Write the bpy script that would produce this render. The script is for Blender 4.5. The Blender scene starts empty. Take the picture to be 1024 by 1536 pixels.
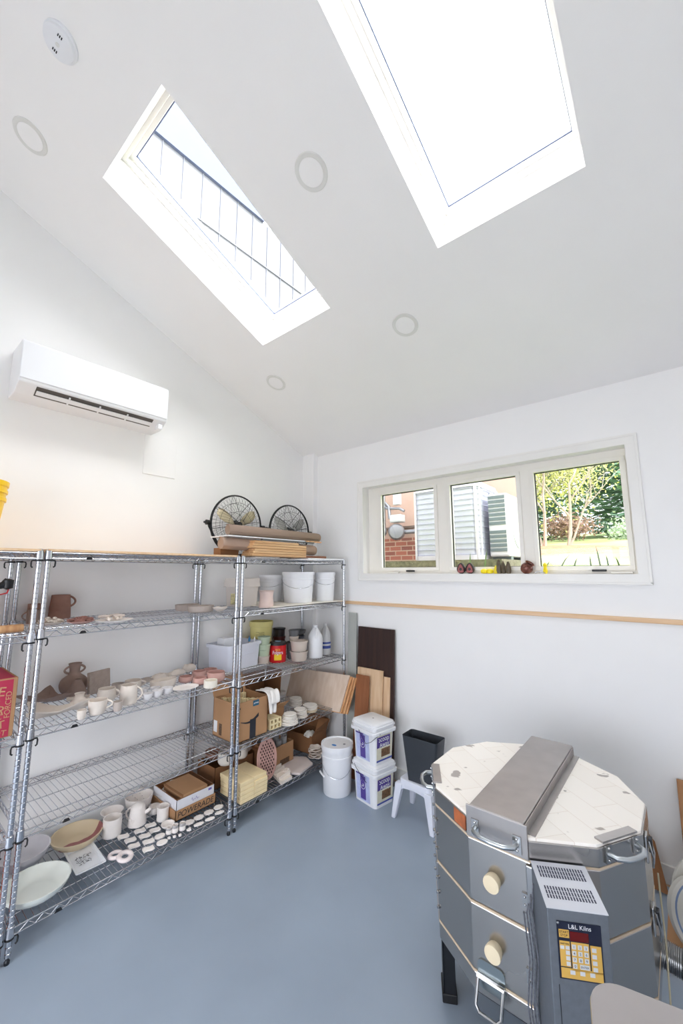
import bpy, bmesh, math, random
from math import sin, cos, pi, radians
from mathutils import Vector, Matrix
random.seed(7)
S = bpy.context.scene
COL = S.collection

# ---------------------------------------------------------------- camera
cam = bpy.data.cameras.new('camera'); camo = bpy.data.objects.new('camera', cam); COL.objects.link(camo)
yaw, pitch, roll = 0.6961, 0.1460, -0.0022
fw = Vector((-sin(yaw)*cos(pitch), cos(yaw)*cos(pitch), sin(pitch)))
rt = Vector((cos(yaw), sin(yaw), 0)); up = rt.cross(fw)
rt2 = rt*cos(roll)+up*sin(roll); up2 = -rt*sin(roll)+up*cos(roll)
camo.matrix_world = Matrix(((rt2.x, up2.x, -fw.x, 3.1685), (rt2.y, up2.y, -fw.y, -3.1797), (rt2.z, up2.z, -fw.z, 1.782), (0, 0, 0, 1)))
cam.sensor_fit = 'HORIZONTAL'; cam.sensor_width = 24; cam.lens = 24*604.254/1024
cam.clip_start = .05; cam.clip_end = 200
S.camera = camo
S.view_settings.view_transform = 'Standard'; S.view_settings.look = 'None'
S.view_settings.gamma = 1; S.view_settings.use_curve_mapping = False
S.view_settings.exposure = 0.14
S.cycles.diffuse_bounces = 8; S.cycles.max_bounces = 14; S.cycles.transparent_max_bounces = 12
S.cycles.sample_clamp_indirect = 12; S.cycles.use_denoising = True

# ---------------------------------------------------------------- sky
SKY = 16.0
w = bpy.data.worlds.new('sky'); S.world = w; w.use_nodes = True
nt = w.node_tree; nt.nodes.clear()
tc = nt.nodes.new('ShaderNodeTexCoord')
dp = nt.nodes.new('ShaderNodeVectorMath'); dp.operation = 'DOT_PRODUCT'; dp.inputs[1].default_value = Vector((.62, -.05, .78)).normalized()
nt.links.new(tc.outputs['Generated'], dp.inputs[0])
cr = nt.nodes.new('ShaderNodeValToRGB')                # dim blue far from the sun's veil, white bright near it
e = cr.color_ramp.elements
e[0].position = .20; e[0].color = (.36, .37, .40, 1)
e[1].position = .95; e[1].color = (1, .995, .985, 1)
m = e.new(.62); m.color = (.42, .425, .44, 1)
m2 = e.new(.80); m2.color = (.66, .66, .66, 1)
nt.links.new(dp.outputs['Value'], cr.inputs[0])
bg = nt.nodes.new('ShaderNodeBackground'); bg.inputs[1].default_value = SKY
nt.links.new(cr.outputs[0], bg.inputs[0])
wo = nt.nodes.new('ShaderNodeOutputWorld'); nt.links.new(bg.outputs[0], wo.inputs[0])

def portal(loc, sx, sy, direction):
    l = bpy.data.lights.new('daylight_portal', 'AREA'); l.shape = 'RECTANGLE'; l.size = sx; l.size_y = sy
    o = bpy.data.objects.new('daylight_portal', l); COL.objects.link(o); o.location = loc
    o.rotation_euler = Vector(direction).to_track_quat('-Z', 'Y').to_euler()
    l.cycles.is_portal = True

# ---------------------------------------------------------------- materials
def lin(c):
    return tuple(((v/255)/12.92 if v/255 <= .04045 else ((v/255+.055)/1.055)**2.4) for v in c)+(1,)
MATS = {}
def mat(name, rgb, rough=.6, metal=0, noise=.06, scale=8, bump=0, bscale=60, spec=.5, trans=0):
    if name in MATS: return MATS[name]
    m = bpy.data.materials.new(name); m.use_nodes = True; n = m.node_tree; b = n.nodes['Principled BSDF']
    c = lin(rgb)
    b.inputs['Roughness'].default_value = rough; b.inputs['Metallic'].default_value = metal
    b.inputs['Specular IOR Level'].default_value = spec
    if trans: b.inputs['Transmission Weight'].default_value = trans
    t = n.nodes.new('ShaderNodeTexCoord')
    if noise:
        nz = n.nodes.new('ShaderNodeTexNoise'); nz.inputs['Scale'].default_value = scale; nz.inputs['Detail'].default_value = 3
        n.links.new(t.outputs['Object'], nz.inputs['Vector'])
        r = n.nodes.new('ShaderNodeMapRange'); r.inputs[1].default_value = .3; r.inputs[2].default_value = .7
        r.inputs[3].default_value = 1-noise; r.inputs[4].default_value = 1+noise
        n.links.new(nz.outputs['Fac'], r.inputs[0])
        mx = n.nodes.new('ShaderNodeVectorMath'); mx.operation = 'SCALE'; mx.inputs[0].default_value = c[:3]
        n.links.new(r.outputs[0], mx.inputs['Scale']); n.links.new(mx.outputs[0], b.inputs['Base Color'])
    else:
        b.inputs['Base Color'].default_value = c
    if bump:
        nb = n.nodes.new('ShaderNodeTexNoise'); nb.inputs['Scale'].default_value = bscale
        n.links.new(t.outputs['Object'], nb.inputs['Vector'])
        bp = n.nodes.new('ShaderNodeBump'); bp.inputs['Strength'].default_value = bump; bp.inputs['Distance'].default_value = .01
        n.links.new(nb.outputs['Fac'], bp.inputs['Height']); n.links.new(bp.outputs[0], b.inputs['Normal'])
    MATS[name] = m; return m
def wood(name, c1, c2, axis='Y', scale=1.0, rough=.55):
    if name in MATS: return MATS[name]
    m = bpy.data.materials.new(name); m.use_nodes = True; n = m.node_tree; b = n.nodes['Principled BSDF']
    b.inputs['Roughness'].default_value = rough
    t = n.nodes.new('ShaderNodeTexCoord'); mp = n.nodes.new('ShaderNodeMapping')
    s = {'X': (1.2, 22, 22), 'Y': (22, 1.2, 22), 'Z': (22, 22, 1.2)}[axis]
    mp.inputs['Scale'].default_value = [v*scale for v in s]
    n.links.new(t.outputs['Object'], mp.inputs[0])
    nz = n.nodes.new('ShaderNodeTexNoise'); nz.inputs['Scale'].default_value = 2; nz.inputs['Detail'].default_value = 5
    n.links.new(mp.outputs[0], nz.inputs['Vector'])
    cr = n.nodes.new('ShaderNodeValToRGB'); cr.color_ramp.elements[0].color = lin(c1); cr.color_ramp.elements[1].color = lin(c2)
    cr.color_ramp.elements[0].position = .35; cr.color_ramp.elements[1].position = .65
    n.links.new(nz.outputs['Fac'], cr.inputs[0]); n.links.new(cr.outputs[0], b.inputs['Base Color'])
    MATS[name] = m; return m
def brick(name, c1, c2, mortar, scale, bw=.5, rh=.25, ms=.02, rot=(0, 0, 0), bump=.3, rough=.8, metal=0):
    if name in MATS: return MATS[name]
    m = bpy.data.materials.new(name); m.use_nodes = True; n = m.node_tree; b = n.nodes['Principled BSDF']
    b.inputs['Roughness'].default_value = rough; b.inputs['Metallic'].default_value = metal
    t = n.nodes.new('ShaderNodeTexCoord'); mp = n.nodes.new('ShaderNodeMapping'); mp.inputs['Rotation'].default_value = rot
    n.links.new(t.outputs['Object'], mp.inputs[0])
    br = n.nodes.new('ShaderNodeTexBrick'); br.inputs['Color1'].default_value = lin(c1); br.inputs['Color2'].default_value = lin(c2)
    br.inputs['Mortar'].default_value = lin(mortar); br.inputs['Scale'].default_value = scale
    br.inputs['Brick Width'].default_value = bw; br.inputs['Row Height'].default_value = rh; br.inputs['Mortar Size'].default_value = ms
    n.links.new(mp.outputs[0], br.inputs['Vector']); n.links.new(br.outputs['Color'], b.inputs['Base Color'])
    bp = n.nodes.new('ShaderNodeBump'); bp.inputs['Strength'].default_value = bump; bp.inputs['Distance'].default_value = .005; bp.invert = True
    n.links.new(br.outputs['Fac'], bp.inputs['Height']); n.links.new(bp.outputs[0], b.inputs['Normal'])
    MATS[name] = m; return m
def glassmat(name, tint, gloss=.05):
    m = bpy.data.materials.new(name); m.use_nodes = True; n = m.node_tree; n.nodes.clear()
    tr = n.nodes.new('ShaderNodeBsdfTransparent'); tr.inputs[0].default_value = (*tint, 1)
    gl = n.nodes.new('ShaderNodeBsdfGlossy'); gl.inputs['Roughness'].default_value = .02
    mx = n.nodes.new('ShaderNodeMixShader'); mx.inputs[0].default_value = gloss
    o = n.nodes.new('ShaderNodeOutputMaterial')
    n.links.new(tr.outputs[0], mx.inputs[1]); n.links.new(gl.outputs[0], mx.inputs[2]); n.links.new(mx.outputs[0], o.inputs[0])
    MATS[name] = m; return m
WALL = mat('wall_paint', (245, 244, 243), .7, noise=.01, scale=3, bump=.03, bscale=250)
CEIL = mat('ceiling_paint', (246, 244, 242), .75, noise=.01, scale=2)
TRIM = mat('white_trim', (240, 238, 234), .4, noise=.01)
FLOORM = mat('grey_epoxy', (148, 161, 176), .33, noise=.05, scale=2.5, bump=.02, bscale=30)
CHROME = mat('chrome_wire', (196, 198, 204), .22, 1, noise=.04, scale=30)
STEEL = mat('stainless', (178, 178, 178), .24, 1, noise=.10, scale=5, bump=.03, bscale=4)
STEELD = mat('stainless_brushed', (170, 166, 164), .42, 1, noise=.08, scale=9)
BLACK = mat('black_plastic', (22, 22, 24), .45, noise=.1)
DKMET = mat('black_steel', (46, 48, 52), .4, .6, noise=.1)
WPL = mat('white_plastic', (236, 237, 240), .35, noise=.01)
BPL = mat('bin_plastic', (222, 225, 236), .4, noise=.01)
CREAMCLAY = mat('cream_clay', (222, 211, 200), .8, noise=.05, scale=25, bump=.1)
WHITECLAY = mat('white_bisque', (238, 231, 226), .75, noise=.03, scale=25, bump=.05)
GREYCLAY = mat('grey_clay', (188, 175, 166), .85, noise=.08, scale=25, bump=.15)
BROWNCLAY = mat('brown_clay', (150, 112, 98), .85, noise=.1, scale=20, bump=.15)
TAUPE = mat('taupe_clay', (150, 128, 118), .85, noise=.1, scale=20, bump=.15)
PINKCLAY = mat('pink_clay', (202, 160, 150), .85, noise=.06, scale=20, bump=.1)
CARD = mat('cardboard', (176, 134, 96), .85, noise=.05, scale=6)
CARDD = mat('dark_cardboard', (140, 98, 64), .85, noise=.06, scale=6)
FBRICK = mat('soft_firebrick', (238, 217, 172), .9, noise=.05, scale=14, bump=.2)
INK = mat('ink', (40, 36, 40), .6, noise=0)

# ---------------------------------------------------------------- mesh helpers
class MB:
    def __init__(s): s.v = []; s.f = []
    def add(s, vs, fs):
        k = len(s.v); s.v += [tuple(v) for v in vs]; s.f += [tuple(i+k for i in f) for f in fs]; return s
    def box(s, x0, x1, y0, y1, z0, z1, M=None):
        vs = [Vector((x, y, z)) for z in (z0, z1) for y in (y0, y1) for x in (x0, x1)]
        if M: vs = [M @ v for v in vs]
        return s.add(vs, [(0, 2, 3, 1), (4, 5, 7, 6), (0, 1, 5, 4), (2, 6, 7, 3), (0, 4, 6, 2), (1, 3, 7, 5)])
    def prism(s, poly, z0, z1, M=None, top_scale=1):
        n = len(poly); vs = [Vector((x, y, z0)) for x, y in poly]+[Vector((x*top_scale, y*top_scale, z1)) for x, y in poly]
        if M: vs = [M @ v for v in vs]
        return s.add(vs, [tuple(range(n))[::-1], tuple(range(n, 2*n))]+[(i, (i+1) % n, n+(i+1) % n, n+i) for i in range(n)])
    def tube(s, pts, r, n=8, closed=False, r2=None):
        pts = [Vector(p) for p in pts]; N = len(pts); vs = []; prev = None
        for i, p in enumerate(pts):
            a = pts[(i-1) % N] if (closed or i) else p; b = pts[(i+1) % N] if (closed or i < N-1) else p
            t = (b-a).normalized()
            if prev is None:
                u = t.cross(Vector((0, 0, 1)));
                if u.length < .05: u = t.cross(Vector((1, 0, 0)))
            else: u = prev-t*prev.dot(t)
            u.normalize(); prev = u; w_ = t.cross(u)
            rr = r if r2 is None else r+(r2-r)*i/max(1, N-1)
            vs += [p+(u*cos(2*pi*k/n)+w_*sin(2*pi*k/n))*rr for k in range(n)]
        fs = []
        for i in range(N if closed else N-1):
            j = (i+1) % N
            for k in range(n): fs.append((i*n+k, i*n+(k+1) % n, j*n+(k+1) % n, j*n+k))
        if not closed: fs += [tuple(range(n))[::-1], tuple(range((N-1)*n, N*n))]
        return s.add(vs, fs)
    def lathe(s, prof, n=28, c=(0, 0, 0), sx=1, sy=1, M=None):
        vs = []; fs = []; c = Vector(c)
        for r, z in prof:
            for k in range(n):
                v = Vector((r*sx*cos(2*pi*k/n), r*sy*sin(2*pi*k/n), z))
                vs.append((M @ v if M else v)+c)
        for i in range(len(prof)-1):
            for k in range(n): fs.append((i*n+k, i*n+(k+1) % n, (i+1)*n+(k+1) % n, (i+1)*n+k))
        loop = abs(prof[0][0]-prof[-1][0]) < 1e-6 and abs(prof[0][1]-prof[-1][1]) < 1e-6
        if prof[0][0] > 1e-6 and not loop: fs.append(tuple(range(n))[::-1])
        if prof[-1][0] > 1e-6 and not loop: fs.append(tuple(range((len(prof)-1)*n, len(prof)*n)))
        return s.add(vs, fs)
    def build(s, name, m, parent=None, smooth=False, bevel=0, loc=None):
        me = bpy.data.meshes.new(name); me.from_pydata(s.v, [], s.f); me.update()
        bm = bmesh.new(); bm.from_mesh(me); bmesh.ops.remove_doubles(bm, verts=bm.verts, dist=1e-5)
        bmesh.ops.recalc_face_normals(bm, faces=bm.faces); bm.to_mesh(me); bm.free()
        o = bpy.data.objects.new(name, me); COL.objects.link(o); me.materials.append(m)
        if parent: o.parent = parent
        if loc: o.location = loc
        if smooth:
            me.shade_smooth()
            try: me.set_sharp_from_angle(angle=radians(42))
            except Exception: pass
        if bevel:
            bv = o.modifiers.new('bevel', 'BEVEL'); bv.width = bevel; bv.segments = 2; bv.limit_method = 'ANGLE'
        return o
def tag(o, label=None, cat=None, group=None, kind=None):
    if label: o['label'] = label
    if cat: o['category'] = cat
    if group: o['group'] = group
    if kind: o['kind'] = kind
    return o
def thing(name, label, cat, loc=(0, 0, 0), rz=0, group=None):
    o = bpy.data.objects.new(name, None); COL.objects.link(o); o.location = loc; o.rotation_euler = (0, 0, rz)
    o.empty_display_size = .05
    return tag(o, label, cat, group)
def struct(mb, name, m, **k): return tag(mb.build(name, m, **k), kind='structure')
def copy_tree(o, parent=None):
    kids = list(o.children)
    c = o.copy(); COL.objects.link(c)
    if parent: c.parent = parent
    for ch in kids: copy_tree(ch, c)
    return c
def text(name, body, size, m, parent, loc, rot, extrude=.0004, ax='CENTER', shear=0, sx=1):
    cu = bpy.data.curves.new(name, 'FONT'); cu.body = body; cu.size = size; cu.extrude = extrude
    cu.align_x = ax; cu.align_y = 'CENTER'; cu.shear = shear
    o = bpy.data.objects.new(name, cu); COL.objects.link(o); cu.materials.append(m)
    o.parent = parent; o.location = loc; o.rotation_euler = rot; o.scale = (sx, 1, 1)
    return o
def scribble(name, m, parent, pts_fn, n, r=.0008):
    mb = MB()
    for k in range(n): mb.tube(pts_fn(k), r, 4)
    return mb.build(name, m, parent)
def rrect(hx, hy, r, n=4):
    out = []
    for cx, cy, a in ((hx-r, hy-r, 0), (-hx+r, hy-r, 90), (-hx+r, -hy+r, 180), (hx-r, -hy+r, 270)):
        for k in range(n+1):
            t = radians(a+90*k/n); out.append((cx+r*cos(t), cy+r*sin(t)))
    return out
def cup_profile(outer, th=.004):
    """outer: list of (r, z) bottom to top -> closed vessel wall with an inside"""
    inner = [(max(r-th, 0), max(z, outer[0][1]+th)) for r, z in outer[::-1]]
    return [(0, outer[0][1])]+outer+inner+[(0, outer[0][1]+th)]
def smooth_prof(keys, n=14):
    """catmull-rom through (r, z) keys"""
    out = []
    K = [keys[0]]+keys+[keys[-1]]
    for i in range(1, len(K)-2):
        for k in range(n//2):
            t = k/(n//2); p0, p1, p2, p3 = K[i-1], K[i], K[i+1], K[i+2]
            out.append(tuple(.5*((2*p1[j])+(-p0[j]+p2[j])*t+(2*p0[j]-5*p1[j]+4*p2[j]-p3[j])*t*t+(-p0[j]+3*p1[j]-3*p2[j]+p3[j])*t**3) for j in (0, 1)))
    out.append(keys[-1]); return out

# ================================================================ ROOM
ZB, SL = 3.045, .422            # ceiling height at the window wall, and its rise per metre towards the camera
XR, YF = 4.7, -5.2
def cz(y): return ZB-SL*y
SLn = math.atan(SL)
struct(MB().box(0, XR, YF, .2, -.1, 0), 'floor', FLOORM)
mb = MB(); mb.prism([(YF, 0), (.0, 0), (.0, ZB), (YF, cz(YF))], 0, .1, Matrix(((0, 0, -1, 0), (1, 0, 0, 0), (0, 1, 0, 0), (0, 0, 0, 1))))
struct(mb, 'wall_left', WALL)
mb = MB(); mb.prism([(YF, 0), (.0, 0), (.0, ZB), (YF, cz(YF))], 0, .1, Matrix(((0, 0, 1, XR), (1, 0, 0, 0), (0, 1, 0, 0), (0, 0, 0, 1))))
struct(mb, 'wall_right', WALL)
# the small boxed-out pier in the corner
struct(MB().box(0, .165, -.062, .0, 0, ZB+.06), 'wall_pier', WALL)
WX0, WX1, WZ0, WZ1 = .80, 2.955, 1.76, 2.605
mb = MB()
mb.box(-.1, XR+.1, 0, .14, 0, WZ0-.018); mb.box(-.1, XR+.1, 0, .14, WZ1+.018, ZB+.02); mb.box(-.1, WX0-.018, 0, .14, WZ0-.018, WZ1+.018); mb.box(WX1+.018, XR+.1, 0, .14, WZ0-.018, WZ1+.018)
struct(mb, 'wall_back', WALL)
# wall behind the camera with an opening for the added fill-light door
DX0, DX1, DZ = .9, 4.0, 2.3
mb = MB()
mb.box(0, DX0, YF-.14, YF, 0, cz(YF)); mb.box(DX1, XR, YF-.14, YF, 0, cz(YF)); mb.box(DX0, DX1, YF-.14, YF, DZ, cz(YF))
struct(mb, 'wall_front', WALL)
# ceiling with the two skylight openings
SK = [(.755, 1.475, -2.492, -1.272), (2.286, 3.008, -2.492, -1.272)]
def cp(x, y, d=0):      # point on the ceiling plane, d metres out along its normal
    return Vector((x, y+d*sin(SLn), ZB-SL*y+d*cos(SLn)))
xs = [0, SK[0][0], SK[0][1], SK[1][0], SK[1][1], XR]; ys = [YF, -2.492, -1.272, 0.0]
mb = MB()
for i in range(5):
    for j in range(3):
        if i in (1, 3) and j == 1: continue
        mb.add([cp(xs[i], ys[j]), cp(xs[i+1], ys[j]), cp(xs[i+1], ys[j+1]), cp(xs[i], ys[j+1])], [(0, 1, 2, 3)])
struct(mb, 'ceiling', CEIL)
DEP = .30
SKG = glassmat('skylight_glass', (.94, .96, .98), .04)
BLUEG = mat('skylight_gasket', (90, 100, 130), .5, noise=0)
for k, (x0, x1, y0, y1) in enumerate(SK):
    root = tag(thing('window_%d' % (k+2), None, None), kind='structure')
    mb = MB()
    c = [(x0, y0), (x1, y0), (x1, y1), (x0, y1)]
    for i in range(4):
        a, b = c[i], c[(i+1) % 4]
        mb.add([cp(*a), cp(*b), cp(*b, DEP), cp(*a, DEP)], [(0, 1, 2, 3)])
    mb.build('skylight_shaft', TRIM, root)
    mb = MB(); t = .042
    def ring(mb, x0, x1, y0, y1, t, d0, d1):
        for (a0, a1, b0, b1) in ((x0, x1, y0, y0+t), (x0, x1, y1-t, y1), (x0, x0+t, y0+t, y1-t), (x1-t, x1, y0+t, y1-t)):
            p = [cp(x, y, d) for d in (d0, d1) for y in (b0, b1) for x in (a0, a1)]
            mb.add(p, [(0, 2, 3, 1), (4, 5, 7, 6), (0, 1, 5, 4), (2, 6, 7, 3), (0, 4, 6, 2), (1, 3, 7, 5)])
    ring(mb, x0, x1, y0, y1, .02, DEP-.07, DEP-.03); ring(mb, x0, x1, y0, y1, t, DEP-.03, DEP+.05)
    mb.build('skylight_frame', TRIM, root)
    mb = MB(); ring(mb, x0+t-.001, x1-t+.001, y0+t-.001, y1-t+.001, .006, DEP-.004, DEP+.01); mb.build('gasket', BLUEG, root)
    MB().add([cp(x0+t, y0+t, DEP), cp(x1-t, y0+t, DEP), cp(x1-t, y1-t, DEP), cp(x0+t, y1-t, DEP)], [(0, 1, 2, 3)]).build('glass', SKG, root)
    portal(cp((x0+x1)/2, (y0+y1)/2, DEP+.06), x1-x0, (y1-y0)/cos(SLn), (0, -sin(SLn), -cos(SLn)))
# unseen glazed door behind the camera, added to let in fill light
root = tag(thing('added_door_1', None, None), kind='structure')
mb = MB()
for a, b in ((DX0, DX0+.09), (2.25, 2.35), (DX1-.09, DX1)): mb.box(a, b, YF-.1, YF-.03, 0, DZ)
mb.box(DX0, DX1, YF-.1, YF-.03, DZ-.1, DZ); mb.box(DX0, DX1, YF-.1, YF-.03, 0, .15)
mb.build('added_door_frame', TRIM, root)
MB().add([(DX0, YF-.06, .1), (DX1, YF-.06, .1), (DX1, YF-.06, DZ-.05), (DX0, YF-.06, DZ-.05)], [(0, 1, 2, 3)]).build('glass', glassmat('added_door_glass', (.95, .97, 1), .04), root)
portal(((DX0+DX1)/2, YF-.12, DZ/2), DX1-DX0, DZ, (0, 1, 0))

struct(MB().box(-6, 10, YF-9, YF-.14, -.2, -.06), 'bounce_ground', mat('bounce_paving', (160, 157, 152), .8, noise=.04, scale=2))  # unseen pale ground, added to bounce skylight through the door onto the ceiling
# ---- window in the back wall
WG = glassmat('window_glass', (.42, .43, .43), .03)
root = tag(thing('window_1', None, None), kind='structure')
mb = MB()                         # casing on the wall face, mitred look by a raised outer lip
for a in ((.74, 3.02, -.018, 0, 2.605, 2.668), (.74, 3.02, -.018, 0, 1.697, 1.76), (.74, .80, -.018, 0, 1.76, 2.605), (2.955, 3.02, -.018, 0, 1.76, 2.605)): mb.box(*a)
mb.box(.735, 3.025, -.022, -.0, 2.655, 2.672); mb.box(.735, 3.025, -.022, -.0, 1.693, 1.708)
mb.box(.735, .75, -.022, 0, 1.7, 2.66); mb.box(3.01, 3.025, -.022, 0, 1.7, 2.66)
mb.build('window_casing', TRIM, root, bevel=.002)
mb = MB()                         # jamb lining
mb.box(WX0-.017, WX1+.017, -.004, .15, WZ0-.017, WZ0); mb.box(WX0-.017, WX1+.017, -.004, .15, WZ1, WZ1+.017)
mb.box(WX0-.017, WX0, -.004, .15, WZ0, WZ1); mb.box(WX1, WX1+.017, -.004, .15, WZ0, WZ1)
mb.build('window_jamb', TRIM, root)
SASH = [(.80, 1.585), (1.62, 2.31), (2.30, 2.955)]
FRM = mat('sash_vinyl', (240, 236, 228), .4, noise=.01)
mb = MB()
ub = [(.80, .93), (1.555, 1.65), (2.262, 2.335), (2.940, 2.955)]
for a, b in ub: mb.box(a, b, .085, .14, 1.785, 2.555)
mb.box(WX0, WX1, .085, .14, WZ0, 1.785); mb.box(WX0, WX1, .085, .14, 2.555, WZ1)
mb.build('window_frame', FRM, root)
for (a, b) in ((.93, 1.555), (1.65, 2.262), (2.335, 2.94)):
    mb = MB(); t = .030
    mb.box(a, b, .07, .125, 1.785, 1.785+t); mb.box(a, b, .07, .125, 2.555-t, 2.555); mb.box(a, a+t, .07, .125, 1.785+t, 2.555-t); mb.box(b-t, b, .07, .125, 1.785+t, 2.555-t)
    s = mb.build('sash', FRM, root, bevel=.003)
    MB().add([(a+t, .1, 1.785+t), (b-t, .1, 1.785+t), (b-t, .1, 2.555-t), (a+t, .1, 2.555-t)], [(0, 1, 2, 3)]).build('glass', WG, s)
    mb = MB(); g = .006
    for q in ((a+t, b-t, .094, .108, 2.555-t-g, 2.555-t), (a+t, a+t+g, .094, .108, 1.815, 2.525), (a+t, b-t, .094, .108, 1.815, 1.815+.003)): mb.box(*q)
    mb.build('gasket', BLACK, s)
    if a < 1.5 or a > 2.3:
        cxm = a+.30 if a < 1 else a+.36
        MB().box(cxm, cxm+.085, .058, .072, 1.776, 1.79).build('crank_cover', BLACK, s, bevel=.003)
        x2 = a+.10 if a < 1 else a+.47
        MB().box(x2, x2+.12, .05, .085, 1.762, 1.775).build('folding_handle', FRM, s, bevel=.003)
portal(((WX0+WX1)/2, .16, (WZ0+WZ1)/2), WX1-WX0, WZ1-WZ0, (0, -1, 0))

# ---- wooden rail, baseboards, ceiling lights
RAILM = wood('pale_pine', (222, 184, 142), (234, 202, 166), 'X')
struct(MB().box(.165, XR, -.02, 0, 1.462, 1.492), 'trim_1', RAILM, bevel=.004)
struct(MB().box(.165, XR, -.014, 0, .012, .115), 'baseboard_back', TRIM, bevel=.004)
struct(MB().box(0, .014, YF, -.062, .012, .115), 'baseboard_left', TRIM, bevel=.004)
struct(MB().box(.0, XR, -.009, 0, 0, .012), 'trim_2', RAILM)
Rc = Matrix.Rotation(-SLn, 4, 'X')
DL = mat('light_trim', (226, 225, 220), .5, noise=.01)
DLL = mat('light_lens', (226, 225, 222), .5, noise=.01)
for i, (x, y, lab) in enumerate([(.562, -2.810, 'round recessed ceiling light above the air conditioner'),
                (1.884, -1.882, 'round recessed ceiling light between the two skylights'),
                (1.876, -.950, 'round recessed ceiling light below the right skylight, above the window wall'),
                (.550, -.953, 'smallest-looking round recessed ceiling light, near the corner by the left wall')]):
    t = thing('ceiling_light', lab, 'ceiling light', cp(x, y), 0, 'recessed lights in the sloped ceiling'); t.rotation_euler = (-SLn, 0, 0)
    MB().lathe([(.066, .0), (.066, -.004), (.070, -.007), (.086, -.006), (.090, 0), (.066, .0)], 36).build('trim_ring', DL, t, True)
    MB().lathe([(0, -.0050), (.0655, -.0050), (.0655, -.002), (0, -.002)], 36).build('lens', CEIL, t)
t = thing('smoke_detector', 'white round smoke detector on the ceiling at the top of the room', 'smoke detector', cp(1.175, -2.83), 0); t.rotation_euler = (-SLn, 0, 0)
MB().lathe([(.074, 0), (.074, -.012), (.068, -.016), (.066, -.030), (.058, -.036), (0, -.037)], 36).build('housing', WPL, t, True)
MB().lathe([(.004, -.0375), (.009, -.0385), (.009, -.036)], 12, (0, 0, 0)).build('test_button', DLL, t)
mb = MB()
for dx in (-.04, .035):
    for k in range(3): mb.box(dx, dx+.012, -.012+k*.008, -.008+k*.008, -.0385, -.036)
mb.build('sound_slots', DKMET, t)

# ---- split air conditioner
t = thing('air_conditioner', 'white wall-mounted split air conditioner with open louvre', 'air conditioner', (0, -2.225, 3.02))
L = .455
prof = [(0, -.155), (.16, -.155), (.245, -.105), (.25, -.09), (.25, .14), (.235, .165), (0, .165)]
mb = MB(); mb.prism(prof, -L, L, Matrix(((1, 0, 0, 0), (0, 0, 1, 0), (0, 1, 0, 0), (0, 0, 0, 1)))); mb.build('housing', WPL, t, bevel=.006)
MB().box(.246, .256, -L+.002, L-.002, -.085, .15).build('front_panel', WPL, t, bevel=.004)
sl = Matrix.Rotation(math.atan2(.05, .085), 4, 'Y')
def louv(y0, y1, a, b, th0, th1):    # along the sloped lower front
    d = Vector((.085, 0, .05)).normalized(); n = Vector((.05, 0, -.085)).normalized(); o = Vector((.16, 0, -.155))
    return [o+d*p+n*q+Vector((0, y, 0)) for q in (th0, th1) for y in (y0, y1) for p in (a, b)]
BX = [(0, 2, 3, 1), (4, 5, 7, 6), (0, 1, 5, 4), (2, 6, 7, 3), (0, 4, 6, 2), (1, 3, 7, 5)]
MB().add(louv(-.36, .36, .012, .088, .0, .002), BX).build('outlet', mat('outlet_dark', (92, 88, 86), .5), t)
mb = MB()
mb.add(louv(-.355, .355, .03, .062, .008, .013), BX)
for yy in (-.18, 0, .18): mb.add(louv(yy-.004, yy+.004, .012, .075, .0, .012), BX)
mb.build('louvre', WPL, t)
mb = MB(); mb.box(.18, .235, .40, .43, -.165, -.13); mb.build('sensor_tab', WPL, t)
text('lettering', '((o))', .016, INK, t, (.19, .16, -.1385), (radians(180)-.53, 0, radians(90)))
tag(MB().box(-.001, .006, -1.82, -1.555, 2.545, 2.87).build('access_panel', WALL, bevel=.002), 'flat white access panel on the wall below the air conditioner', 'wall panel')

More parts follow.
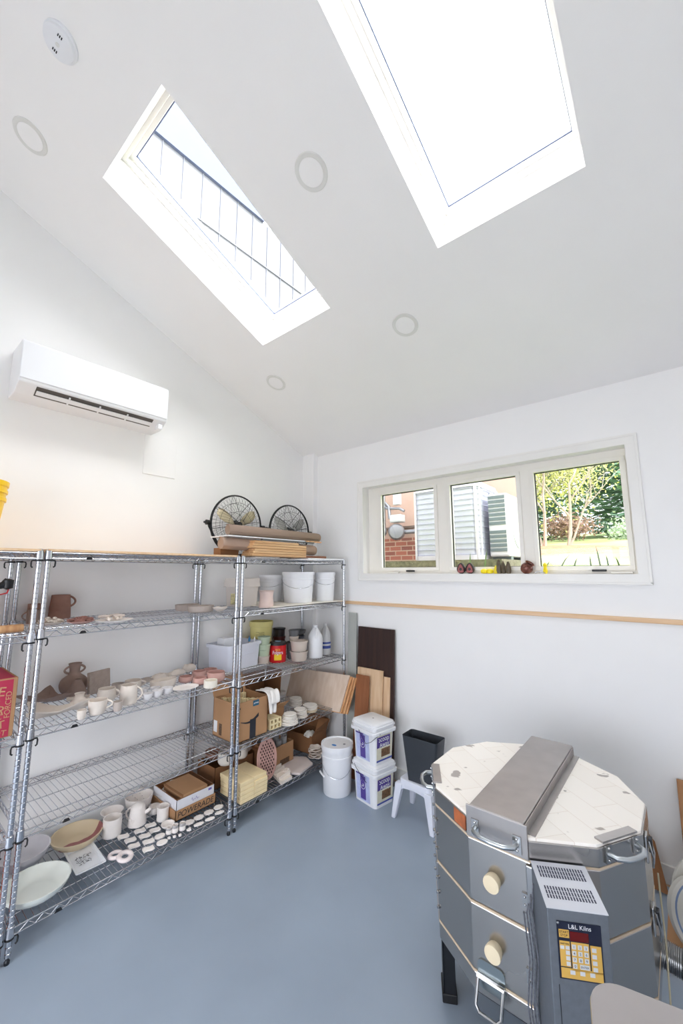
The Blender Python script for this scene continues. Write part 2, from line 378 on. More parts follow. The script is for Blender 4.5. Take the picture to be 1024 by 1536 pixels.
# ================================================================ WIRE SHELVING
XFp, XBp = .62, .045
def post_mb():
    prof = [(.0127, .03)]
    z = .045
    while z < 1.885:
        prof += [(.0127, z), (.0110, z+.0015), (.0110, z+.004), (.0127, z+.0055)]; z += .0254
    prof += [(.0127, 1.895), (.0115, 1.900), (0, 1.902)]
    return MB().lathe([(0, .03)]+prof, 14)
POST = None
FOOT = None
def wire_shelf(name, y0, y1, z, parent, sp=.0285):
    """y0, y1 = post centres; z = top of the wires"""
    mb = MB(); x0, x1 = XBp, XFp+.006; a, b = y0+.004, y1-.004
    r = .0036
    for x in (x0-.006, x1):                    # long trusses
        mb.tube([(x, a, z-.006), (x, b, z-.006)], r, 8); mb.tube([(x, a, z-.036), (x, b, z-.036)], r, 8)
        n = max(2, int(round((b-a-.06)/.062))); zz = []
        for k in range(n+1):
            y = a+.03+(b-a-.06)*k/n
            zz += [(x, y, z-.034)]
            if k < n: zz += [(x, y+(b-a-.06)/n*.5, z-.009)]
        mb.tube(zz, .0022, 5)
    for y in (a, b):                           # end trusses
        mb.tube([(x0, y, z-.006), (x1, y, z-.006)], r, 8); mb.tube([(x0, y, z-.036), (x1, y, z-.036)], r, 8)
        n = 8; zz = []
        for k in range(n+1):
            x = x0+.03+(x1-x0-.06)*k/n; zz += [(x, y, z-.034)]
            if k < n: zz += [(x+(x1-x0-.06)/n*.5, y, z-.009)]
        mb.tube(zz, .0022, 5)
    for x in (x0+(x1-x0)*.16, x0+(x1-x0)*.5, x0+(x1-x0)*.84):
        mb.tube([(x, a, z-.0065), (x, b, z-.0065)], .0030, 6)
    n = int((b-a)/sp)
    for k in range(1, n):
        y = a+(b-a)*k/n; mb.tube([(x0-.006, y, z-.0018), (x1, y, z-.0018)], .0018, 5)
    for y in (y0, y1):
        for x in (XBp, XFp):
            mb.lathe([(.0145, z-.044), (.0185, z-.040), (.0165, z+.004), (.0140, z+.006)], 14, (x, y, 0))
    s = mb.build(name, CHROME, parent, True)
    for y, sg in ((y0, 1), (y1, -1)):
        for x in (XBp, XFp):
            m2 = MB().lathe([(.0135, z-.050), (.0190, z-.049), (.0190, z-.042), (.0135, z-.041)], 14, (x, y, 0))
            m2.tube([(x, y+sg*.016, z-.045), (x, y+sg*.030, z-.046), (x, y+sg*.033, z-.056), (x, y+sg*.032, z-.076), (x, y+sg*.025, z-.082)], .0040, 6)
            m2.build('corner_release', BLACK, s, True)
    m3 = MB().prism([(-.017, -.036), (.017, -.036), (.010, -.022), (-.010, -.022)], 0, .005, Matrix(((0, 0, 1, XFp+.008), (1, 0, 0, y0+.19), (0, 1, 0, z-.002), (0, 0, 0, 1))))
    m3.build('name_clip', BLACK, s)
    return s
def shelving(y0, y1, zs, label):
    global POST, FOOT
    t = thing('wire_shelving_unit', label, 'shelving unit', (0, 0, 0), 0, 'chrome wire shelving units along the left wall')
    for y in (y0, y1):
        for x in (XBp, XFp):
            if POST is None:
                p = POST = post_mb().build('post', CHROME, t, True); f = FOOT = MB().lathe([(0, 0), (.011, 0), (.012, .012), (.007, .018), (.007, .031)], 12).build('levelling_foot', DKMET, p, True)
            else:
                p = POST.copy(); COL.objects.link(p); p.parent = t; f = FOOT.copy(); COL.objects.link(f); f.parent = p
            p.location = (x, y, 0)
    for z in zs: wire_shelf('shelf', y0, y1, z, t)
    return t
ZA, ZBs, ZC, ZD, ZE = 1.888, 1.488, 1.008, .556, .150
ZCr = .992
shelving(-2.533, -1.3415, (ZA, ZBs, ZC, ZD, ZE), 'middle chrome wire shelving unit holding unfired pots and dishes')
shelving(-1.2964, -.0957, (ZA, ZBs, ZCr, ZD, ZE), 'chrome wire shelving unit in the corner, holding white buckets and boxes')
shelving(-3.763, -2.572, (ZA-.002, 1.474, .994, .546, .140), 'chrome wire shelving unit cut by the edge of the photo, holding a red box')
tag(MB().box(.02, .634, -2.54, -1.36, ZA+.001, ZA+.013).build('plywood_board', RAILM), 'thin plywood board lying on top of the middle wire shelving unit', 'board')
tag(MB().box(.02, .634, -3.76, -2.57, ZA-.001, ZA+.011).build('plywood_board', RAILM), 'thin plywood board on top of the shelving unit at the photo edge', 'board')
tag(MB().box(.06, .628, -.60, -.1, ZA+.001, ZA+.011).build('white_board', WPL), 'white melamine board lying on top of the corner shelving unit', 'board')

# ================================================================ POTTERY HELPERS
def vessel(name, label, cat, fit, keys, m, th=.004, group=None, handle=None, sx=1, sy=1, rz=0, n=28, raw=False, spout=False):
    """fit = (x, y, z, r, h); keys = [(r, z)] as fractions; handle = angle (deg) of a side handle"""
    x, y, z, r, h = fit
    o = [(a*r, b*h) for a, b in keys]
    if not raw: o = smooth_prof(o, 8)
    o[0] = (o[0][0], 0)
    t = thing(name, label, cat, (x, y, z), rz, group)
    MB().lathe(cup_profile(o, th), n, sx=sx, sy=sy).build('body', m, t, True)
    if handle is not None:
        ang, z0, z1, out = handle; a = radians(ang)-rz
        def rad(zf):
            for (r0, h0), (r1, h1) in zip(o, o[1:]):
                if h0 <= zf*h <= h1 and h1 > h0: return (r0+(r1-r0)*(zf*h-h0)/(h1-h0))-.002
            return r-.002
        pts = []
        ra, rb = rad(z0), rad(z1)
        for k in range(9):
            q = k/8; rr = ra+(rb-ra)*q+out*r*sin(pi*q)**.75
            pts.append((cos(a)*rr, sin(a)*rr, h*(z0+(z1-z0)*q)))
        MB().tube(pts, max(.0035, r*.10), 8).build('handle', m, t, True)
    return t
CYL = [(.92, 0), (.98, .05), (1, .5), (1, 1)]
TAPER = [(.72, 0), (.80, .1), (.92, .55), (1, 1)]
BOWL = [(.45, 0), (.62, .08), (.86, .4), (.97, .8), (1, 1)]
PLATE = [(.55, 0), (.62, .15), (.9, .6), (1, 1)]
BELLY = [(.78, 0), (.95, .18), (1.0, .45), (.96, .75), (.93, 1)]
def plate_of_bits(fit, lab, pm, bm_, n, bits, sx=1):
    x, y, z, r, h = fit
    t = vessel('plate', lab, 'plate', (x, y, z, r, .016), PLATE, pm, .004)
    g = MB()
    for k in range(n):
        a = random.uniform(0, 2*pi); q = r*.82*math.sqrt(random.random()); zz = .008+max(0, (1-(q/r)**2))*h*.5*random.random()
        M = Matrix.Translation((x+q*cos(a), y+q*sin(a), z+zz+.008)) @ Matrix.Rotation(random.uniform(0, pi), 4, 'Z') @ Matrix.Rotation(random.uniform(-.5, .5), 4, 'X')
        if bits == 'stick': g.tube([M @ Vector((-.03, 0, 0)), M @ Vector((0, 0, .002)), M @ Vector((.03, 0, 0))], .007, 6)
        else:
            s_ = random.uniform(.006, .012); g.lathe([(0, -s_*.7), (s_, -s_*.3), (s_*.9, s_*.4), (0, s_*.7)], 6, M @ Vector((0, 0, 0)))
    return t, g

# ================================================================ MIDDLE UNIT, SHELF B (second from top)
HM = 1.1
vessel('mug', 'large brown clay mug standing at the back of the second shelf', 'mug', (0.0727, -2.3036, 1.488, 0.0607, 0.1471), [(.98, 0), (1, .05), (.94, .5), (.84, 1)], BROWNCLAY, handle=(70, .50, .93, .45))
vessel('cup', 'low brown clay cup in front of the large brown mug', 'cup', (0.0931, -2.3261, 1.488, 0.0424, 0.0468), CYL, BROWNCLAY)
vessel('mug', 'pale brown clay mug behind the steel posts, with a looped handle', 'mug', (0.2662, -2.4829, 1.488, 0.0369, 0.0766), CYL, TAUPE, handle=(250, .25, .85, .6))
vessel('clay_box', 'dark brown clay cylinder standing behind the posts above the pale brown mug', 'pot', ((0.0475, -2.4329, 1.488, 0.0355, 0.0977)), CYL, BROWNCLAY)
t, g = plate_of_bits((0.4172, -2.4409, 1.488, 0.064, 0.0504), 'cream plate heaped with small clay scraps beside the post', CREAMCLAY, CREAMCLAY, 55, 'bit')
tag(g.build('clay_scraps', CREAMCLAY), 'heap of cream clay scraps lying on the cream plate', 'clay scraps', kind='stuff')
t, g = plate_of_bits((0.4799, -2.3102, 1.488, 0.0696, 0.0433), 'pink clay plate covered with crumbled reddish clay pieces', PINKCLAY, BROWNCLAY, 110, 'bit')
tag(g.build('clay_crumbs', mat('rose_clay', (158, 112, 102), .9, noise=.15, scale=30)), 'crumbled reddish clay pieces lying on the pink plate', 'clay crumbs', kind='stuff')
fx = (0.5707, -2.1634, 1.488, 0.0996, 0.0426)
t, g = plate_of_bits(fx, 'flat white plate carrying finger-shaped clay pieces', WHITECLAY, GREYCLAY, 0, 'stick')
for k in range(7):
    a = k*.9; q = fx[3]*(.15+.08*k)
    M = Matrix.Translation((fx[0]+q*cos(a), fx[1]+q*sin(a), ZBs+.025+(.01 if k % 2 else 0))) @ Matrix.Rotation(a*1.7, 4, 'Z')
    tag(MB().tube([M @ Vector(p) for p in ((-.03, 0, 0), (-.012, 0, .003), (.01, 0, .002), (.03, 0, 0))], .008, 8).build('clay_finger', (CREAMCLAY, GREYCLAY)[k % 2], None, True), 'finger-shaped roll of clay lying on the flat white plate', 'clay piece', 'clay fingers on the white plate')
for fit, lab in (((0.2216, -1.5055, 1.488, 0.0935, 0.0613), 'grey oval clay dish furthest back on the second shelf'), ((0.4106, -1.5034, 1.488, 0.0979, 0.0504), 'grey oval clay dish in front of another oval dish, second shelf')):
    vessel('oval_dish', lab, 'dish', (fit[0], fit[1], fit[2], fit[3], .045), [(.85, 0), (.95, .1), (1, 1)], GREYCLAY, .006, 'oval clay dishes on the second shelf', sx=.75, sy=1)
def leaf_dish(name, label, loc, L_, W_, m, rz, lift=.02, group=None):
    mb = MB(); n = 24; vs = []
    for i, f in enumerate((0, .5, 1)):
        for k in range(n):
            a = 2*pi*k/n; rr = 1+.10*cos(3*a)
            vs.append((L_*f*rr*cos(a), W_*f*rr*sin(a), lift*f**2+.004*sin(5*a)*f))
    top = vs; bot = [(v[0], v[1], v[2]-.005) for v in vs]
    fs = []
    for off in (0, 3*n):
        for i in range(2):
            for k in range(n): fs.append((off+i*n+k, off+i*n+(k+1) % n, off+(i+1)*n+(k+1) % n, off+(i+1)*n+k))
    for k in range(n): fs.append((2*n+k, 2*n+(k+1) % n, 5*n+(k+1) % n, 5*n+k))
    mb.add(top+bot, fs)
    o = mb.build(name, m, None, True); o.location = (loc[0], loc[1], loc[2]+.007); o.rotation_euler = (0, 0, rz)
    return tag(o, label, 'dish', group)
leaf_dish('leaf_dish', 'small pointed leaf-shaped clay dish at the end of the second shelf', (0.5366, -1.4286, 1.488), .055, .03, CREAMCLAY, 1.4, .03)

# ================================================================ MIDDLE UNIT, SHELF C (third)
def amphora(f):
    x, y, z, r, h = f
    t = thing('clay_vase', 'tall brown clay vase with two loop handles at its neck', 'vase', (x, y, z))
    o = smooth_prof([(.5*r, 0), (.86*r, .12*h), (1.0*r, .32*h), (.86*r, .50*h), (.45*r, .64*h), (.36*r, .74*h), (.40*r, .90*h), (.47*r, 1*h)], 8)
    MB().lathe(cup_profile(o, .004), 28).build('body', TAUPE, t, True)
    for s_ in (1, -1):
        pts = [(0, s_*(.36*r+.36*r*sin(pi*k/8)**.8), h*(.68+.24*k/8)) for k in range(9)]
        MB().tube(pts, .0065, 8).build('handle', TAUPE, t, True)
amphora((0.1032, -2.197, 1.008, 0.0801, 0.1901))
vessel('clay_vase', 'brown cone-shaped clay vase in front of the two-handled vase', 'vase', (0.1896, -2.2034, 1.008, 0.0559, 0.1064), [(.8, 0), (1, .12), (.9, .4), (.5, .8), (.36, 1)], TAUPE)
vessel('clay_vase', 'small pale clay bottle vase with a flared narrow neck', 'vase', (0.432, -2.2658, 1.008, 0.0499, 0.0812), [(.72, 0), (1, .18), (.92, .42), (.52, .66), (.44, .82), (.54, 1)], CREAMCLAY)
vessel('cup', 'tiny pale clay cup at the front edge of the shelf', 'cup', (0.6437, -2.3204, 1.008, 0.0231, 0.046), TAPER, CREAMCLAY, .003)
vessel('creamer', 'wide clay creamer with a looped handle and chalky rim', 'creamer', (0.6261, -2.2375, 1.008, 0.0472, 0.0761), [(.62, 0), (.78, .12), (.96, .6), (1, 1)], CREAMCLAY, handle=(62, .35, .9, .65))
vessel('cup', 'small marbled clay cup beside the wide creamer', 'cup', (0.6546, -2.1432, 1.008, 0.0255, 0.0505), TAPER, GREYCLAY, .003)
vessel('mug', 'squat cream clay mug behind the wide creamer', 'mug', (0.4189, -2.1163, 1.008, 0.0507, 0.0735), BELLY, CREAMCLAY, handle=(60, .25, .85, .5))
vessel('mug', 'tall cream clay mug with a large handle', 'mug', (0.568, -2.0504, 1.008, 0.0474, 0.1069), [(.92, 0), (1, .1), (.98, .7), (.92, 1)], CREAMCLAY, handle=(60, .15, .85, .62))
vessel('mug', 'grey clay mug standing behind the tall cream mug', 'mug', (0.3152, -2.0119, 1.008, 0.0393, 0.0633), BELLY, GREYCLAY)
vessel('mug', 'cream clay mug behind the tall mug, closest to the wall', 'mug', (0.2731, -1.8989, 1.008, 0.0536, 0.0545), BELLY, CREAMCLAY, handle=(65, .3, .85, .5))
tl = (0.225, -2.0763, 1.008)
mb = MB(); mb.box(-.012, .012, -.075, .075, 0, .135)
o = mb.build('clay_tile', mat('carved_clay', (168, 152, 142), .9, noise=.12, scale=40, bump=1.0, bscale=38), None, bevel=.003); o.location = (tl[0]-.03, tl[1]+.0, 1.009); o.rotation_euler = (0, -.12, .35)
tag(o, 'square carved clay tile standing on edge beside the two-handled vase', 'tile')
def tri_dish(label, loc, s_, m, rz):
    mb = MB(); out = []; n = 3
    pts = [(s_*1.25, 0), (-s_*.9, s_*.9), (-s_*.9, -s_*.9)]
    ed = []
    for i in range(3):
        a, b = Vector(pts[i]), Vector(pts[(i+1) % 3])
        for k in range(6):
            t_ = k/6; p = a.lerp(b, t_); p *= 1-.16*sin(pi*t_); ed.append((p.x, p.y, .022+.030*abs(cos(pi*t_))**2))
    n = len(ed); vs = []
    for f in (.0, .6, 1):
        vs += [(x*f, y*f, z*(f**3)) for x, y, z in ed]
    vs += [(x, y, z-.006) for x, y, z in vs[:]]
    fs = []
    for off in (0, 3*n):
        for i in range(2):
            for k in range(n): fs.append((off+i*n+k, off+i*n+(k+1) % n, off+(i+1)*n+(k+1) % n, off+(i+1)*n+k))
    for k in range(n): fs.append((2*n+k, 2*n+(k+1) % n, 5*n+(k+1) % n, 5*n+k))
    o = mb.add(vs, fs).build('slab_dish', m, None, True); o.location = (loc[0], loc[1], loc[2]+.007); o.rotation_euler = (0, 0, rz)
    tag(o, label, 'dish')
tri_dish('three-cornered grey clay slab dish at the back by the wall', (0.1556, -2.3423, 1.008), .13, TAUPE, .5)
tri_dish('three-cornered pale clay slab dish with folded edges, beside the front post', (0.4526, -2.3938, 1.008), .145, CREAMCLAY, 1.3)
leaf_dish('round_dish', 'flat pale clay dish lying behind the small bottle vase', (0.3135, -2.2284, 1.008), .06, .06, CREAMCLAY, 0, .02)
def oval(name, label, fit, m, sx, sy, h, th=.006, group=None, rz=0, keys=None):
    return vessel(name, label, 'dish', (fit[0], fit[1], fit[2], fit[3], h), keys or [(.8, 0), (.93, .15), (1, 1)], m, th, group, sx=sx, sy=sy, rz=rz)
fo = (0.4108, -1.7592, 1.008, 0.0905, 0.0524)
oval('oval_dish', 'long oval cream clay serving dish behind the small glassy bowls', fo, CREAMCLAY, .55, 1.0, .055)
oval('dinner_plate', 'flat white oval plate resting near the front of the third shelf', (0.5613, -1.6823, 1.008, 0.089, 0.0178), WHITECLAY, .8, 1, .016, keys=PLATE)
GLAZE = mat('thin_porcelain', (226, 222, 222), .35, noise=.06, scale=30)
for f, lab in (((0.5939, -1.9466, 1.008, 0.0294, 0.0392), 'small thin porcelain bowl closest to the tall mug'), ((0.5858, -1.8831, 1.008, 0.0322, 0.0432), 'small thin porcelain bowl, middle of three in a row'), ((0.5706, -1.8133, 1.008, 0.0352, 0.0414), 'small thin porcelain bowl beside the white oval plate'),
               ((0.466, -1.8407, 1.008, 0.0315, 0.0302), 'small thin porcelain bowl in the rear, before the oval dish'), ((0.4565, -1.9091, 1.008, 0.0268, 0.0356), 'small thin porcelain bowl just behind the mug handle')):
    vessel('porcelain_bowl', lab, 'bowl', f, BOWL, GLAZE, .003, 'thin porcelain bowls on the third shelf')
for f, lab in (((0.3936, -1.5871, 1.008, 0.0486, 0.039), 'pink clay bowl with a cut edge behind the white oval plate'), ((0.3433, -1.4533, 1.008, 0.0514, 0.0439), 'pink clay bowl at the back of the pink group'), ((0.5156, -1.5509, 1.008, 0.0482, 0.0442), 'low pink clay bowl behind the small cream cup'),
               ((0.5354, -1.4367, 1.008, 0.066, 0.0637), 'largest pink clay bowl, beside the white storage bin'), ((0.2994, -1.3339, 1.008, 0.0563, 0.0302), 'pink clay bowl half hidden behind the largest pink bowl')):
    vessel('pink_bowl', lab, 'bowl', f, BELLY, PINKCLAY, .004, 'pink clay bowls on the third shelf')
vessel('cup', 'small cream clay cup standing in front of the pink bowls', 'cup', (0.6407, -1.545, 1.008, 0.0441, 0.0457), [(.95, 0), (1, .1), (1, 1)], mat('ivory_clay', (236, 228, 214), .7, noise=.02), .006)
def lump(name, label, loc, sx_, sy_, sz_, m, seed, cat='clay piece', group=None, rz=0):
    rnd = random.Random(seed); mb = MB(); n = 14; rings = [(0, 0), (.75, .02), (1, .25), (.9, .6), (.55, .9), (0, 1)]; vs = []
    amp = [rnd.uniform(.75, 1.15) for _ in range(n)]
    for i, (r_, z_) in enumerate(rings):
        for k in range(n):
            a = 2*pi*k/n; q = r_*amp[k]*(1 if i < 3 else rnd.uniform(.8, 1.1)); vs.append((sx_*q*cos(a), sy_*q*sin(a), sz_*z_*(1 if i < 2 else rnd.uniform(.85, 1.1))))
    fs = [(i*n+k, i*n+(k+1) % n, (i+1)*n+(k+1) % n, (i+1)*n+k) for i in range(len(rings)-1) for k in range(n)]
    o = mb.add(vs, fs).build(name, m, None, True); o.location = loc; o.rotation_euler = (0, 0, rz)
    return tag(o, label, cat, group)
lump('clay_piece', 'grey lumpy clay piece at the wall behind the mugs', (0.1934, -1.7776, 1.008), .03, .06, .035, GREYCLAY, 1)
lump('clay_piece', 'cream lumpy clay piece at the wall behind the oval dish', (0.1681, -1.66, 1.008), .035, .075, .04, CREAMCLAY, 2)
lump('clay_piece', 'cream ruffled clay piece between the oval dish and pink bowls', (0.1715, -1.5339, 1.008), .04, .07, .045, CREAMCLAY, 3)
lump('clay_piece', 'tallest crumpled clay piece, beside the back posts', (0.1273, -1.4114, 1.008), .035, .07, .06, CREAMCLAY, 4)

# ================================================================ MIDDLE UNIT, SHELF E (bottom)
E0 = .151
GB = mat('grey_glaze', (208, 206, 210), .4, noise=.04, scale=10)
def tilted_bowl(label, fit, m, sx, sy, h, rz, tilt, th=.007):
    t = oval('oval_bowl', label, fit, m, sx, sy, h, th, rz=rz, keys=[(.40, 0), (.72, .18), (.92, .6), (1, 1)])
    t.rotation_euler = (tilt[0], tilt[1], rz); t['category'] = 'bowl'; return t
b1 = tilted_bowl('large shallow pale green oval bowl at the front of the bottom shelf', (.480, -2.405, .152, .150, 0), mat('celadon', (220, 224, 218), .35, noise=.02), 1, 1, .062, -.0, (0, 0))
b2 = tilted_bowl('shallow grey oval bowl behind the pale green bowl, beside the front post', (.160, -2.40, .152, .135, 0), GB, 1, 1, .08, 0, (0, 0))
b3 = tilted_bowl('tan bowl with a dark red glaze stripe across its inside', (.195, -2.135, .152, .138, 0), mat('tan_glaze', (208, 190, 160), .45, noise=.04), 1, 1.0, .060, 0, (0, 0))
def red_glaze(m_):
    m = bpy.data.materials.new('tan_bowl_with_red_stripe'); m.use_nodes = True; n = m.node_tree; b = n.nodes['Principled BSDF']; b.inputs['Roughness'].default_value = .4
    t = n.nodes.new('ShaderNodeTexCoord'); nz = n.nodes.new('ShaderNodeTexNoise'); nz.inputs['Scale'].default_value = 9
    n.links.new(t.outputs['Object'], nz.inputs['Vector']); sp = n.nodes.new('ShaderNodeSeparateXYZ'); n.links.new(t.outputs['Object'], sp.inputs[0])
    a = n.nodes.new('ShaderNodeMath'); a.operation = 'MULTIPLY_ADD'; a.inputs[1].default_value = .09; n.links.new(nz.outputs['Fac'], a.inputs[0]); n.links.new(sp.outputs['X'], a.inputs[2])
    c = n.nodes.new('ShaderNodeMath'); c.operation = 'COMPARE'; c.inputs[1].default_value = .078; c.inputs[2].default_value = .042; n.links.new(a.outputs[0], c.inputs[0])
    y_ = n.nodes.new('ShaderNodeMath'); y_.operation = 'COMPARE'; y_.inputs[1].default_value = .02; y_.inputs[2].default_value = .13; n.links.new(sp.outputs['Y'], y_.inputs[0])
    mm = n.nodes.new('ShaderNodeMath'); mm.operation = 'MULTIPLY'; n.links.new(c.outputs[0], mm.inputs[0]); n.links.new(y_.outputs[0], mm.inputs[1])
    mx = n.nodes.new('ShaderNodeMix'); mx.data_type = 'RGBA'; mx.inputs[6].default_value = lin((212, 194, 162)); mx.inputs[7].default_value = lin((150, 88, 88))
    n.links.new(mm.outputs[0], mx.inputs[0]); n.links.new(mx.outputs[2], b.inputs['Base Color'])
    return m
b3.children[0].data.materials[0] = red_glaze(None)
pc = [Vector(p) for p in ((0.2577, -2.2243, 0.17), (0.2723, -2.0834, 0.17), (0.5282, -2.0846, 0.17), (0.5296, -2.2398, 0.17))]
cx_ = sum(pc, Vector())/4
t = thing('square_platter', 'square white platter with dark handwriting, on the bottom shelf', 'platter', (cx_.x, cx_.y, E0), math.atan2((pc[3]-pc[0]).y, (pc[3]-pc[0]).x))
hs = ((pc[1]-pc[0]).length+(pc[3]-pc[2]).length)/4; hl = ((pc[3]-pc[0]).length+(pc[2]-pc[1]).length)/4
mb = MB(); oo = rrect(hl, hs, .006, 2); ii = rrect(hl*.84, hs*.84, .006, 2); jj = rrect(hl*.78, hs*.78, .006, 2); n = len(oo)
vs = [(x*.8, y*.8, .002) for x, y in oo]+[(x, y, .020) for x, y in oo]+[(x, y, .024) for x, y in oo]+[(x, y, .020) for x, y in ii]+[(x, y, .012) for x, y in jj]
mb.add(vs, [(i*n+k, i*n+(k+1) % n, (i+1)*n+(k+1) % n, (i+1)*n+k) for i in range(4) for k in range(n)]+[tuple(range(n))[::-1], tuple(range(4*n, 5*n))])
mb.build('platter_body', mat('white_glaze', (226, 228, 232), .25, noise=.01), t)
def scr(k):
    r_ = random.Random(k+3); x0 = -hl*.25+(k % 2)*.05; y0 = -hs*.42+(k//2)*hs*.17
    return [(x0+r_.uniform(-.015, .015)+j*.006, y0+r_.uniform(-.012, .012), .0135) for j in range(6)]
scribble('handwriting', mat('grey_ink', (92, 94, 100), .5, noise=0), t, scr, 11, .0009)
vessel('vase', 'tall white cylinder vase in the centre of the bottom shelf', 'vase', (0.2652, -1.9619, 0.151, 0.0538, 0.1007), [(.96, 0), (1, .04), (.98, .5), (.98, 1)], WHITECLAY, .005)
vessel('vase', 'white wavy-rimmed vase behind the tall white cylinder', 'vase', (0.1445, -1.919, 0.151, 0.0684, 0.0778), [(.7, 0), (.72, .5), (.85, .85), (1, 1)], WHITECLAY, .004)
vessel('colander', 'white pierced colander bowl at the back of the bottom shelf', 'colander', (0.1303, -1.74, 0.151, 0.0886, 0.0974), BOWL, WHITECLAY, .005)
fc = (0.1303, -1.74, 0.151, 0.0886, 0.0974)
mb = MB()
for k in range(14):
    a = 2.2+k*.22; q = fc[3]*(.72+.06*(k % 3)); zz = fc[4]*(.42+.16*(k % 3)); mb.lathe([(0, 0), (.0035, .0005), (0, .001)], 6, (fc[0]+q*cos(a), fc[1]+q*sin(a), .151+zz))
ho = mb.build('drain_holes', BLACK); par = [o for o in COL.objects if o.name.startswith('colander') and o.type == 'EMPTY'][0]
ho.parent = par; ho.location = (-fc[0], -fc[1], -.151)
f = (0.2744, -1.8113, 0.151, 0.0556, 0.105)
t = vessel('teapot', 'white lidded clay teapot with a red line round its lid', 'teapot', f, [(1, 0), (1.0, .06), (.9, .5), (.78, .95), (.74, 1)], WHITECLAY, .005, handle=(215, .2, .92, .55))
r, h = f[3], f[4]
MB().lathe([(0, h+.018), (.45*r, h+.014), (.72*r, h+.002), (.74*r, h-.004), (0, h-.004)][::-1], 24).build('lid', WHITECLAY, t, True)
MB().tube([(.745*r*cos(a), .745*r*sin(a), h-.006) for a in [2*pi*k/24 for k in range(24)]], .0016, 5, closed=True).build('red_line', mat('red_slip', (150, 60, 60), .6), t)
MB().tube([(.5*r*cos(.9), .5*r*sin(.9), h*.55), (1.1*r*cos(.9), 1.1*r*sin(.9), h*.66), (1.4*r*cos(.9), 1.4*r*sin(.9), h*.80)], .014, 10, r2=.009).build('spout', WHITECLAY, t, True)
mb = MB()
for k in range(9):
    a = -1.6+k*.11; mb.tube([(r*cos(-1.15)*.99, r*sin(-1.15)*.99, h*.12), (r*.93*cos(a+.0), r*.93*sin(a), h*(.5-.02*abs(k-4)))], .0018, 4)
mb.build('shell_relief', WHITECLAY, t)
vessel('vase', 'white tumbler-shaped vase beside the cardboard drink box', 'vase', (0.359, -1.6824, 0.151, 0.0396, 0.0838), [(.92, 0), (.95, .1), (.92, .5), (1, 1)], WHITECLAY, .004)
vessel('vase', 'smaller white clay cup behind the tumbler-shaped vase', 'cup', (0.2469, -1.6839, 0.151, 0.0373, 0.0463), TAPER, WHITECLAY, .004)
vessel('bowl', 'small round white bowl between the flat tiles and the little jars', 'bowl', (0.4637, -1.7001, 0.151, 0.0416, 0.0209), BOWL, WHITECLAY, .004)
# flat white tiles: wavy flags, ovals, scalloped clouds
def flag(s_):
    out = []
    for k in range(9): u = k/8; out.append((-.036+.072*u, .024+.006*sin(u*pi*2)))
    for k in range(9): u = 1-k/8; out.append((-.036+.072*u, -.024+.006*sin(u*pi*2)))
    return [(x*s_, y*s_) for x, y in out]
def ovl(a, b): return [(a*cos(2*pi*k/24), b*sin(2*pi*k/24)) for k in range(24)]
def cloud(a, b, nb, amp): return [((a*(1+amp*abs(sin(nb*t_/2))))*cos(t_), (b*(1+amp*abs(sin(nb*t_/2))))*sin(t_)) for t_ in [2*pi*k/64 for k in range(64)]]
def heart(s_): return [(s_*(16*sin(t_)**3)/17, s_*(13*cos(t_)-5*cos(2*t_)-2*cos(3*t_)-cos(4*t_))/17) for t_ in [2*pi*k/32 for k in range(32)]]
TILE = WHITECLAY
def tile(name, label, px_loc, poly, rz, group, th=.008, m=None):
    o = MB().prism(poly, 0, th).build(name, m or TILE, None, bevel=.0015); o.location = (px_loc[0], px_loc[1], E0+.001); o.rotation_euler = (0, 0, rz)
    tag(o, label, 'tile', group)
WT = [(0.352, -1.9279, 0.155), (0.4207, -1.914, 0.155), (0.4927, -1.9227, 0.155), (0.3747, -1.8366, 0.155), (0.3697, -1.7667, 0.155), (0.4486, -1.8395, 0.155), (0.5199, -1.8493, 0.155), (0.5864, -1.8807, 0.155), (0.4417, -1.7723, 0.155)]
for p in WT: tile('wavy_tile', 'small white flag-shaped tile with wavy edges, lying flat among its like', p, flag(.84), 1.45, 'wavy white tiles on the bottom shelf')
tile('oval_tile', 'flat white oval tile lying further from the shelf edge', (0.5243, -1.7817, 0.155), ovl(.031, .023), 1.4, 'oval white tiles', .009)
tile('oval_tile', 'flat white oval tile lying at the front wire edge', (0.5927, -1.8007, 0.155), ovl(.032, .024), 1.3, 'oval white tiles', .009)
CT = [((0.5342, -1.5911, 0.155), 'back row, closest to the little jars'), ((0.5344, -1.5216, 0.155), 'back row, second from the jars'), ((0.5348, -1.4469, 0.155), 'back row, third from the jars'), ((0.5329, -1.37, 0.155), 'back row, beside the post')]
for p, l in CT: tile('scalloped_tile', 'white scalloped tile below the drink box, '+l, p, cloud(.030, .023, 9, .14), 1.35, 'scalloped white tiles in front of the drink box')
CT = [((0.601, -1.5613, 0.155), 'front row, closest to the heart tile'), ((0.6067, -1.4834, 0.155), 'front row, in the middle'), ((0.593, -1.4017, 0.155), 'front row, beside the post')]
for p, l in CT: tile('scalloped_tile', 'white lobed tile at the wire edge, '+l, p, cloud(.028, .013, 8, .2), 1.35, 'scalloped white tiles in front of the drink box')
tile('heart_tile', 'small white heart-shaped tile at the shelf edge', (0.6034, -1.6304, 0.155), heart(.016), 1.9, None, .009)
for p, l in (((0.6113, -1.6962, 0.155), 'nearest the scalloped tiles'), ((0.5984, -1.7251, 0.155), 'middle of the three'), ((0.5863, -1.7539, 0.155), 'nearest the oval tiles')):
    tile('round_tile', 'coin-sized round white tile at the wire edge, '+l, p, ovl(.0095, .0095), 0, 'coin-sized round tiles', .009)
